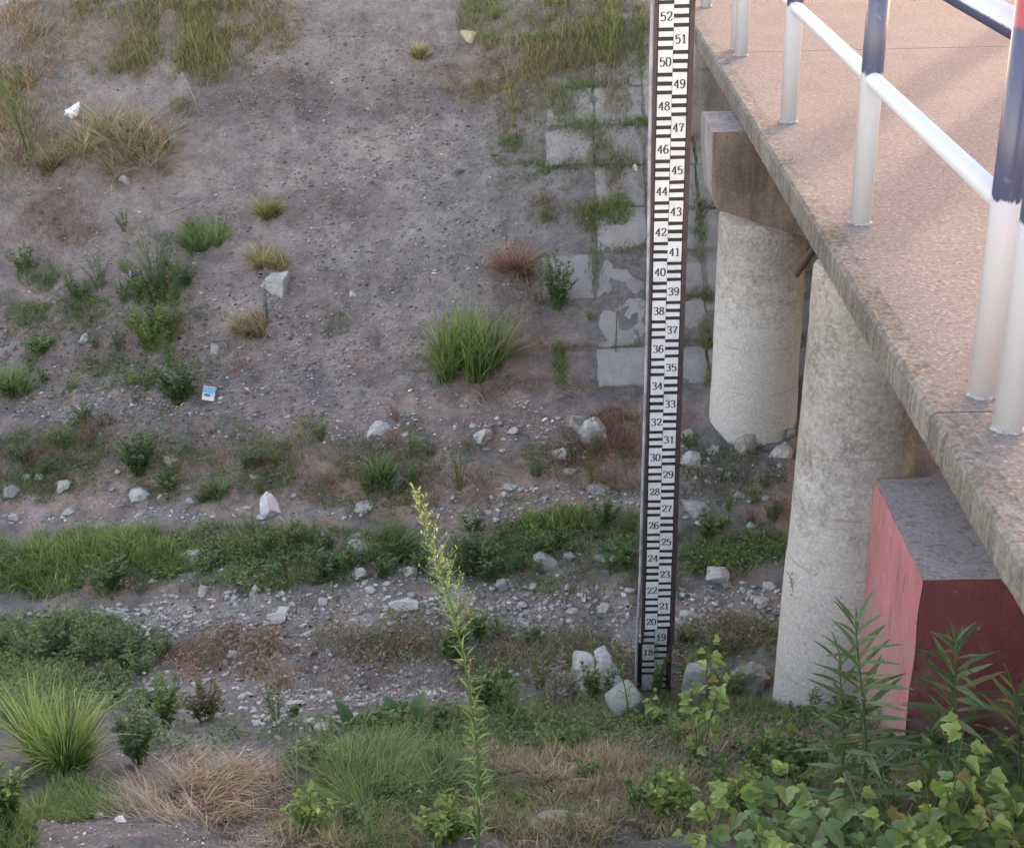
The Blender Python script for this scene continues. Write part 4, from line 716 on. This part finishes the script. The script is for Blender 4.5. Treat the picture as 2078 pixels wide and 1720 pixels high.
lab, grp = 'small weed in the weed chain on the left slope', 'weeds in the left slope chain'; pr = protos(250, 620, [(60, 60, 9, 26, .035, 'green', False), (60, 80, 9, 34, .04, 'dark', True), (70, 60, 10, 26, .04, 'dark', False), (60, 50, 9, 24, .03, 'lime', False)], lab, grp)
field((240, 440, 390, 840), 22, pr, lab, grp); field((0, 540, 240, 800), 9, pr, lab, grp)
lab, grp = 'low weed in the belt at the foot of the bank', 'weeds at the foot of the bank'; pr = protos(500, 950, [(70, 50, 10, 26, .035, 'dark', False), (60, 50, 8, 24, .03, 'rust', True), (60, 60, 8, 26, .035, 'green', True)], lab, grp)
field((0, 850, 820, 1000), 22, pr, lab, grp); field((800, 900, 1290, 1000), 11, pr, lab, grp); field((1380, 900, 1590, 1060), 8, pr, lab, grp)
lab, grp = 'leafy weed in or below the green grass strip', 'weeds around the grass strip'; pr = protos(600, 1110, [(70, 70, 10, 28, .045, 'dark', False), (60, 80, 8, 30, .05, 'green', True), (70, 60, 8, 26, .045, 'green', False)], lab, grp)
field((0, 1080, 880, 1200), 16, pr, lab, grp); field((900, 1080, 1290, 1180), 14, pr, lab, grp); field((0, 1270, 420, 1440), 9, pr, lab, grp); field((860, 1280, 1580, 1430), 14, pr, lab, grp)
tmc = TM()
def cover(cx, cy, rx, ry, n, ll, pal, hh=.05, nar=.35):
    u = np.sqrt(RNG.random(n)); w = RNG.random(n)*6.283; P = at(cx + rx*u*np.cos(w), cy + ry*u*np.sin(w)); nn = fbm(P[:, 0], P[:, 1], 3.3, 3, 52)*1.6 + .3*(1 - u); P = P[RNG.random(n) < np.clip(.14 + 2.2*nn, .02, 1)]; n = len(P); k = 6
    Q_ = np.repeat(P, k, 0) + RNG.normal(0, .018, (n*k, 3))*np.array([1, 1, 0]) + np.array([0, 0, 1.])*(hh*RNG.random(n*k)**1.5)[:, None]; m = n*k; a = RNG.random(m)*6.283
    c0, c1 = colors(pal, m); z_ = RNG.random((m, 1)); leafset(tmc, Q_, np.stack([np.cos(a), np.sin(a), RNG.uniform(-.1, .9, m)], 1), ll*RNG.uniform(.5, 1.2, m), ll*nar*RNG.uniform(.6, 1.2, m), c0*(1 - z_) + c1*z_, .3)
for q in [(300, 930, 330, 90, 1500, .03, 'dark'), (850, 960, 360, 80, 1500, .03, 'dark'), (850, 930, 360, 80, 900, .025, 'rust'), (1250, 960, 150, 70, 500, .03, 'rust'), (1480, 960, 120, 60, 400, .03, 'dark'), (350, 1140, 380, 60, 1700, .04, 'green'), (1000, 1130, 300, 60, 1300, .04, 'dark'), (1480, 1110, 120, 60, 500, .04, 'green'), (800, 1310, 300, 60, 700, .03, 'olive', .06), (450, 1330, 200, 60, 800, .03, 'rust', .06), (1150, 1360, 250, 80, 900, .03, 'olive', .07), (1470, 1330, 140, 80, 600, .03, 'olive', .08), (100, 1370, 220, 110, 1700, .04, 'green', .1), (1200, 1470, 420, 50, 1100, .03, 'green', .07), (1300, 1580, 500, 80, 1700, .03, 'olive', .05), (1700, 1560, 380, 130, 2200, .04, 'dark', .08), (760, 1600, 200, 110, 1000, .035, 'green', .07), (200, 640, 240, 60, 450, .03, 'dark'), (310, 760, 160, 60, 350, .03, 'green'), (1150, 620, 170, 200, 400, .025, 'rust'), (1150, 330, 160, 130, 500, .025, 'olive'), (700, 1150, 200, 40, 500, .035, 'dark'), (350, 1480, 150, 60, 500, .035, 'dark', .1)]: cover(*q)
tag(tmc.build('ground_cover', M_FOL), 'low leafy ground cover weeds between the grass', kind='stuff')
# tall narrow weed (main stem, whorled narrow leaves, loose flower head)
def tallweed(bpx, bpy, tpx, tpy, label, nleaf, ll, head, pal=('green', 'lime'), r0=.006, dy=.0):
    P0 = at(bpx, bpy)[0]; T_ = ony(tpx, tpy, P0[1] + dy); root = thing('tall_weed', label, 'weed', P0); b = MB(); tm = TM(); top = T_ - P0; H = np.linalg.norm(top)
    path = lambda t: top*t[:, None] + np.stack([.05*H*np.sin(t*3.1), 0*t, 0*t], 1)
    tt = np.linspace(0, 1, 16); tube(b, list(path(tt) - np.array([0, 0, .01])), list(r0*(1 - .8*tt)), 7, (.13, .2, .06))
    o = b.build('stem', M_FOL, None, True); o.parent = root
    t = np.sort(RNG.uniform(.03, 1 - head*.5, nleaf)); Q_ = path(t); a = np.arange(nleaf)*2.4 + RNG.normal(0, .3, nleaf)
    D = np.stack([np.cos(a), np.sin(a), .55 + .7*t + RNG.normal(0, .15, nleaf)], 1); c0, c1 = colors(pal[0], nleaf, .15); l0, l1 = colors(pal[1], nleaf, .12); l1 = l1*np.array([.82, .9, 1.1]); col = c1*(1 - t[:, None]) + l1*t[:, None]
    leafset(tm, Q_, D, ll*(1.1 - .45*t)*RNG.uniform(.7, 1.2, nleaf), np.full(nleaf, ll*.085), col, .22); o = tm.build('leaves', M_FOL); o.parent = root
    if head:
        b = MB(); tm = TM(); hb = []
        for k in range(int(70)):
            q = 1 - head + head*(k/70); p = path(np.array([q]))[0]; a = k*2.4; ln = H*.062*(1.2 - (q - 1 + head)/head)*random.uniform(.7, 1.2)
            e = p + np.array([math.cos(a)*.8, math.sin(a)*.8, .75])*ln; mid = p*.5 + e*.5 + np.array([0, 0, -.1*ln]); tube(b, [p, mid, e], [.0016, .0013, .001], 4, (.2, .27, .10), cap=False)
            for z_ in range(8): u = random.uniform(.25, 1); hb.append(p + (e-p)*u + np.array([random.gauss(0, .05), random.gauss(0, .05), random.gauss(0, .05)])*ln)
        hb = np.array(hb); n = len(hb); D = RNG.normal(size=(n, 3)); D[:, 2] = np.abs(D[:, 2]) + .4; _, l1 = colors('lime', n, .2); leafset(tm, hb, D, RNG.uniform(.006, .014, n), np.full(n, .0045), np.clip(l1*np.array([1., 1., 1.5]), 0, .6), 0)
        o = b.build('flower_branches', M_FOL, None); o.parent = root; o = tm.build('flower_buds', M_FOL); o.parent = root; o['kind'] = 'stuff'
tallweed(968, 1760, 838, 992, 'tall upright weed with pale flower head in the lower middle', 170, .08, .34)
tallweed(1612, 1440, 1602, 1165, 'thin upright weed standing before the near pier', 150, .07, 0, ('green', 'green'), .004)
tallweed(122, 1330, 130, 1175, 'small leaning leafy stalk before the left gravel', 60, .06, 0, ('green', 'green'), .004); tallweed(1560, 1330, 1545, 1220, 'small thin stalk left of the near pier', 40, .03, 0, ('green', 'green'), .003)
tallweed(1275, 1470, 1240, 1310, 'upright green stalk left of the gauge foot', 60, .07, 0, ('green', 'green'), .004); tallweed(1375, 1210, 1380, 1010, 'very thin stalk right of the gauge board', 30, .03, 0, ('dark', 'green'), .002)
# weeds whose large leaves are parts
def leafmesh(name, outline, mat, cup=.1, bend=.25):
    v = [(0, .0, 0)]; f = []; n = len(outline)
    L_ = max(q[1] for q in outline); cen = (0, L_*.42)
    v = [(0, cen[1], -bend*(cen[1]/L_)**2*L_*.35)]; c_ = [(.8, .8, .8)]
    for k, (x, y) in enumerate(outline): v.append((x, y, cup*abs(x)/L_*L_ - bend*L_*(max(y, 0)/L_)**2*.6)); c_.append((1.05, 1.05, 1.05))
    m = []                                                              # inner ring for curvature
    for k, (x, y) in enumerate(outline): xx, yy = x*.5, cen[1] + (y-cen[1])*.5; v.append((xx, yy, cup*.8*abs(xx) - bend*L_*(max(yy, 0)/L_)**2*.6 + .01*L_)); c_.append((.95, .95, .95))
    for k in range(n):
        j = (k+1) % n; f += [(0, n+1+k, n+1+j), (n+1+k, 1+k, 1+j, n+1+j)]
    b = MB(); b.add(v, f); me = b.mesh(name, mat); setcol(me, np.array(c_)); return me
lance_o = [(.0, 0), (.035, .12), (.062, .35), (.058, .6), (.03, .85), (0, 1), (-.03, .85), (-.058, .6), (-.062, .35), (-.035, .12)]
lob_o = [(.02, .04), (.1, -.05), (.2, -.07), (.27, -.01), (.36, .03), (.35, .1), (.43, .14), (.5, .24), (.44, .29), (.46, .37), (.36, .4), (.27, .44), (.3, .53), (.25, .6), (.26, .69), (.17, .74), (.14, .84), (.07, .9), (0, 1)]; lob_o = lob_o + [(-x, y*.98) for x, y in lob_o[-2::-1]]
oval_o = [(.02, 0), (.2, .04), (.32, .2), (.34, .4), (.27, .64), (.15, .84), (0, 1), (-.15, .84), (-.27, .64), (-.34, .4), (-.32, .2), (-.2, .04)]
LANCE = [leafmesh('leaf', lance_o, M_LANCE, .3, b_) for b_ in (.2, .45, .7)]; LOBD = [leafmesh('leaf', lob_o, M_LOBD, c_, b_) for c_, b_ in ((.12, .2), (.45, .4), (-.3, .3), (.3, .9), (.6, -.2), (-.15, .7))]; LOBY = [leafmesh('leaf', lob_o, M_LOBY, c_, b_) for c_, b_ in ((.25, .15), (.5, .45), (.7, .1))]; DOCK = [leafmesh('leaf', oval_o, M_DOCK, c_, b_) for c_, b_ in ((.25, .3), (.15, .6))]
def putleaf(me, root, p, d, ln, wid=1.):
    d = Vector(d).normalized(); o = link('leaf', random.choice(me)); o.parent = root
    up = Vector((random.gauss(0, .3), random.gauss(0, .3) - .35, 1)); x = d.cross(up).normalized(); z = x.cross(d).normalized()
    M = Matrix((x, d, z)).transposed().to_4x4(); M.translation = Vector(p); o.matrix_local = M @ Matrix.Diagonal((ln*wid, ln, ln, 1))
def lanceweed(bpx, bpy, tpx, tpy, n, ll, label, dy=0., r0=.007):
    P0 = at(bpx, bpy)[0]; top = ony(tpx, tpy, P0[1] + dy) - P0; root = thing('lance_leaved_weed', label, 'weed', P0); b = MB()
    tube(b, [top*t + np.array([.02*math.sin(t*4), 0, -.01*(t == 0)]) for t in np.linspace(0, 1, 9)], [r0*(1 - .7*t) for t in np.linspace(0, 1, 9)], 8, (.11, .17, .07)); o = b.build('stem', M_FOL, None, True); o.parent = root
    for k in range(n):
        t = .12 + .88*(k/(n-1))**.8; a = k*2.4 + random.gauss(0, .25); p = top*t + np.array([.02*math.sin(t*4), 0, 0]); el = .35 + 1.0*t**3 + random.gauss(0, .12)
        putleaf(LANCE, root, p, (math.cos(a), math.sin(a), el), ll*(1.05 - .45*t**3)*random.uniform(.85, 1.25), random.uniform(.75, 1.05))
lanceweed(1745, 1690, 1745, 1260, 60, .17, 'tallest lance leaved weed in front of the red block'); lanceweed(1690, 1680, 1712, 1320, 34, .14, 'thinner lance leaved weed just left of the tallest one')
lanceweed(1895, 1650, 1950, 1300, 56, .17, 'lance leaved weed before the dark front of the red block'); lanceweed(2050, 1700, 2068, 1400, 34, .16, 'lance leaved weed at the right picture edge')
def shrub(bpx, bpy, tips, ll, young, label, name='lobed_leaf_plant', cat='plant', nl=16):
    P0 = at(bpx, bpy)[0]; root = thing(name, label, cat, P0); b = MB()
    for tx, ty, dy in tips:
        e = ony(tx, ty, P0[1] + dy) - P0; mid = e*.5 + np.array([0, 0, .12*np.linalg.norm(e)]); pts = [(1-t)**2*np.zeros(3) + 2*t*(1-t)*mid + t*t*e for t in np.linspace(0, 1, 9)]
        tube(b, pts, list(np.linspace(.004, .0015, 9)), 6, (.15, .16, .08))
        for k in range(nl):
            t = .25 + .75*k/(nl-1); p = (1-t)**2*np.zeros(3) + 2*t*(1-t)*mid + t*t*e; a = random.uniform(0, 6.283); d = np.array([math.cos(a), math.sin(a)*.8 - .3, random.uniform(-.15, .5)]); yg = t > young
            q = p + d*ll*.35; tube(b, [p, q], .001, 4, (.15, .18, .07), cap=False); putleaf(LOBY if yg else LOBD, root, q, d + np.array([0, 0, -.2]), ll*random.uniform(.5, 1.1)*(.7 if t > .9 else 1), random.uniform(.7, 1.1))
    o = b.build('stems', M_FOL, None); o.parent = root
shrub(1560, 1790, [(1480, 1600, .1), (1600, 1560, .2), (1400, 1690, .0), (1660, 1640, .1), (1530, 1690, -.1)], .085, .82, 'lobed leaf plant left of the lance leaved weeds')
shrub(1720, 1800, [(1650, 1620, .1), (1800, 1650, .0), (1730, 1590, .2), (1600, 1700, -.1), (1850, 1690, 0)], .09, .9, 'dark lobed leaf plant at the foot of the tallest lance leaved weed')
shrub(1900, 1810, [(1960, 1460, .1), (1990, 1560, .05), (1880, 1600, .1), (1840, 1690, -.1), (2000, 1660, 0), (1930, 1680, -.1)], .085, .6, 'lobed leaf plant with yellow young leaves at the lower right')
shrub(2040, 1810, [(2060, 1600, 0), (2010, 1640, .1), (2075, 1690, -.1), (2100, 1560, .1)], .09, .88, 'dark lobed leaf plant in the lower right corner')
shrub(1420, 1560, [(1440, 1290, .02), (1400, 1390, .0), (1465, 1370, .03)], .055, .3, 'young yellow green sapling right of the gauge foot', 'sapling', 'sapling', 20)
shrub(1318, 1490, [(1325, 1405, 0)], .045, .1, 'small yellow sprig in front of the gauge foot', 'sprig', 'plant', 7)
shrub(1565, 1520, [(1590, 1470, .0), (1540, 1520, 0)], .09, .2, 'yellow green lobed sprig left of the thin upright weed', 'sprig', 'plant', 4)
shrub(1450, 1700, [(1480, 1610, 0), (1430, 1640, 0)], .07, .2, 'yellow green sprig at the left end of the lobed leaves', 'sprig', 'plant', 5)
def dock(px, py, leaves, label):
    P0 = at(px, py)[0]; root = thing('dock_plant', label, 'plant', P0); b = MB()
    for dx, dz, ln in leaves:
        q = np.array([dx*.35, -.02, .04]); tube(b, [(0, 0, -.01), q], .003, 5, (.12, .16, .07), cap=False); putleaf(DOCK, root, q, (dx, -.1 + random.gauss(0, .1), dz), ln, random.uniform(.8, 1.1))
    o = b.build('stems', M_FOL, None); o.parent = root
dock(725, 1470, [(-.25, .6, .17), (.1, .3, .14), (-.1, .5, .13)], 'dock plant with broad leaves above the green mound'); dock(840, 1470, [(.05, .6, .13), (-.2, .4, .12), (.25, .3, .11)], 'smaller dock plant left of the tall weed stem'); dock(960, 1370, [(.1, .5, .1), (-.1, .4, .09), (.2, .2, .08)], 'pale dock plant right of the dark weed'); dock(300, 705, [(.1, .3, .06), (-.1, .3, .06), (.15, .1, .06)], 'small round leaved plant between the slope weeds')
# ------------------------------------------------------------------ unseen slender trees, added only to cast shade streaks on the deck
for k, (tx, ty, lab) in enumerate([(10.6, 21.6, 'unseen slender tree added to shade the deck, second from the road'), (9.7, 19.8, 'unseen slender tree added to shade the deck, nearest the road'), (11.6, 24.4, 'unseen slender tree added to shade the deck, third from the road'), (13.2, 22.0, 'unseen slender tree added to shade the deck, farthest from the road')]):
    z0 = float(gz(np.array(tx), np.array(ty))); root = thing('added_shade_tree', lab, 'tree', (tx, ty, z0), 'unseen trees added to shade the deck'); b = MB(); rr = random.Random(k)
    tube(b, [(.05*math.sin(q*.9 + k), .05*math.cos(q*1.3), q) for q in np.linspace(-.1, 9.5, 14)], list(np.linspace(.2, .05, 14)), 10, (.10, .085, .07))
    for q in range(14): a = q*2.4; h = 5.0 + q*.3; tube(b, [(0, 0, h), (math.cos(a)*.7, math.sin(a)*.7, h + .5), (math.cos(a)*1.3, math.sin(a)*1.3, h + 1.2)], [.04, .025, .01], 6, (.10, .085, .07))
    o = b.build('trunk', M_FOL, None, True); o.parent = root; tm = TM(); m = 2600; cl = RNG.normal(size=(40, 3))*np.array([.8, .8, 1.5]) + np.array([0, 0, 8.2]); Q_ = cl[RNG.integers(0, 40, m)] + RNG.normal(0, .22, (m, 3)); c0, c1 = colors('green', m)
    leafset(tm, Q_, RNG.normal(size=(m, 3)), RNG.uniform(.08, .14, m), RNG.uniform(.05, .08, m), c1, .2); o = tm.build('crown', M_FOL); o.parent = root
# ------------------------------------------------------------------ litter
P0 = at(422, 816)[0]; crt = thing('drink_carton', 'crumpled blue and white drink carton on the slope', 'carton', P0 + np.array([0, 0, .02]))
M_CB = plain('carton_blue', (.12, .36, .52), .4, .35, 40); M_CW = plain('carton_white', (.55, .55, .52), .5, .3, 40)
def slabpart(name, x0, x1, y0, y1, z0, z1, mat, bev=.004):
    b = MB(); box(b, x0, x1, y0, y1, z0, z1, bev=bev); o = b.build(name, mat); o.parent = crt
slabpart('carton_body', -.045, .045, -.028, .028, 0, .10, M_CW); slabpart('printed_band', -.0455, .0455, -.0287, .0287, .055, .097, M_CB, .002); slabpart('carton_flap', -.046, .046, -.03, .03, .101, .108, M_CW, .002)
slabpart('printed_mark', -.03, .012, -.0296, -.0288, .03, .05, plain('carton_dark', (.06, .09, .14), .5), .0002)
crt.rotation_euler = (-.55, .22, .1)
P0 = at(270, 568)[0]; bt = thing('bottle_scrap', 'small dark blue bottle end in the weeds on the slope', 'bottle', P0 + np.array([0, 0, .03]))
b = MB(); tube(b, [(-.035, 0, 0), (-.03, 0, 0), (.03, 0, .0), (.036, 0, 0)], [.02, .026, .026, .018], 16); o = b.build('bottle_body', plain('blue_plastic', (.02, .035, .09), .25, .2), None, True); o.parent = bt
b = MB(); tube(b, [(-.03, 0, .0), (.02, 0, .0)], .0266, 16, cap=False); o = b.build('bottle_label', plain('bottle_label_paint', (.35, .42, .5), .4), None, True); o.parent = bt; o.scale = (.3, 1.01, 1.01); o.location = (-.016, 0, .0); bt.rotation_euler = (0, .1, .3)
P0 = at(152, 240)[0]; v = rock_verts(77, (.085, .05, .05), 5, .22); b = MB(); b.add(v, IF3); o = b.build('plastic_bag', plain('white_plastic', (.68, .68, .68), .4, .2), None, True); o.location = P0 + np.array([0, 0, .06]); o.rotation_euler = (.2, -.5, .3); tag(o, 'crumpled white plastic bag on the straw clump', 'bag')
# twigs
def twig(a, b_, label, r_=.004, lift=.02, col=(.36, .30, .26)):
    A = at(*a)[0]; B = at(*b_)[0]; pts = []
    for t in np.linspace(0, 1, 7):
        p = A*(1-t) + B*t; p = p + np.array([.012*math.sin(t*7 + a[0]), 0, 0]); p[2] = float(gz(p[0], p[1])) + lift*math.sin(t*3.14) + .006; pts.append(p)
    b = MB(); tube(b, pts, list(np.linspace(r_, r_*.5, 7)), 7, col); o = b.build('twig', M_FOL, None, True); tag(o, label, 'twig')
twig((735, 282), (806, 288), 'pale twig lying high on the bare slope', .007); twig((1035, 582), (1080, 592), 'pale straight twig on the paving left of the weed'); twig((345, 442), (408, 408), 'forked looking twig above the green tuft', .006); twig((462, 428), (490, 458), 'short twig right of the green tuft')
twig((1032, 358), (1062, 366), 'short pale twig on the paving near the bare dirt'); twig((905, 420), (960, 408), 'thin twig on the dirt beside the paving'); twig((455, 525), (475, 512), 'stub of twig beside the lower yellow green tuft'); twig((1012, 795), (1050, 832), 'thin twig below the tall tussock'); twig((960, 800), (990, 822), 'second thin twig below the tall tussock'); twig((60, 690), (120, 676), 'dark root like twig at the far left', .006, .02, (.2, .18, .17)); twig((590, 1292), (612, 1297), 'white stick lying at the lower edge of the gravel', .006, .01, (.42, .40, .37)); twig((200, 575), (235, 520), 'dark twig left of the feathery weed', .005, .03, (.13, .12, .12))
A = at(408, 235)[0]; T = ony(368, 145, A[1]); b = MB(); tube(b, [A, A*.5 + T*.5 + np.array([.01, 0, 0]), T], [.0035, .003, .002], 6, (.42, .36, .30)); tag(b.build('dry_stalk', M_FOL, None, True), 'single pale dry stalk standing right of the straw clump', 'stalk')
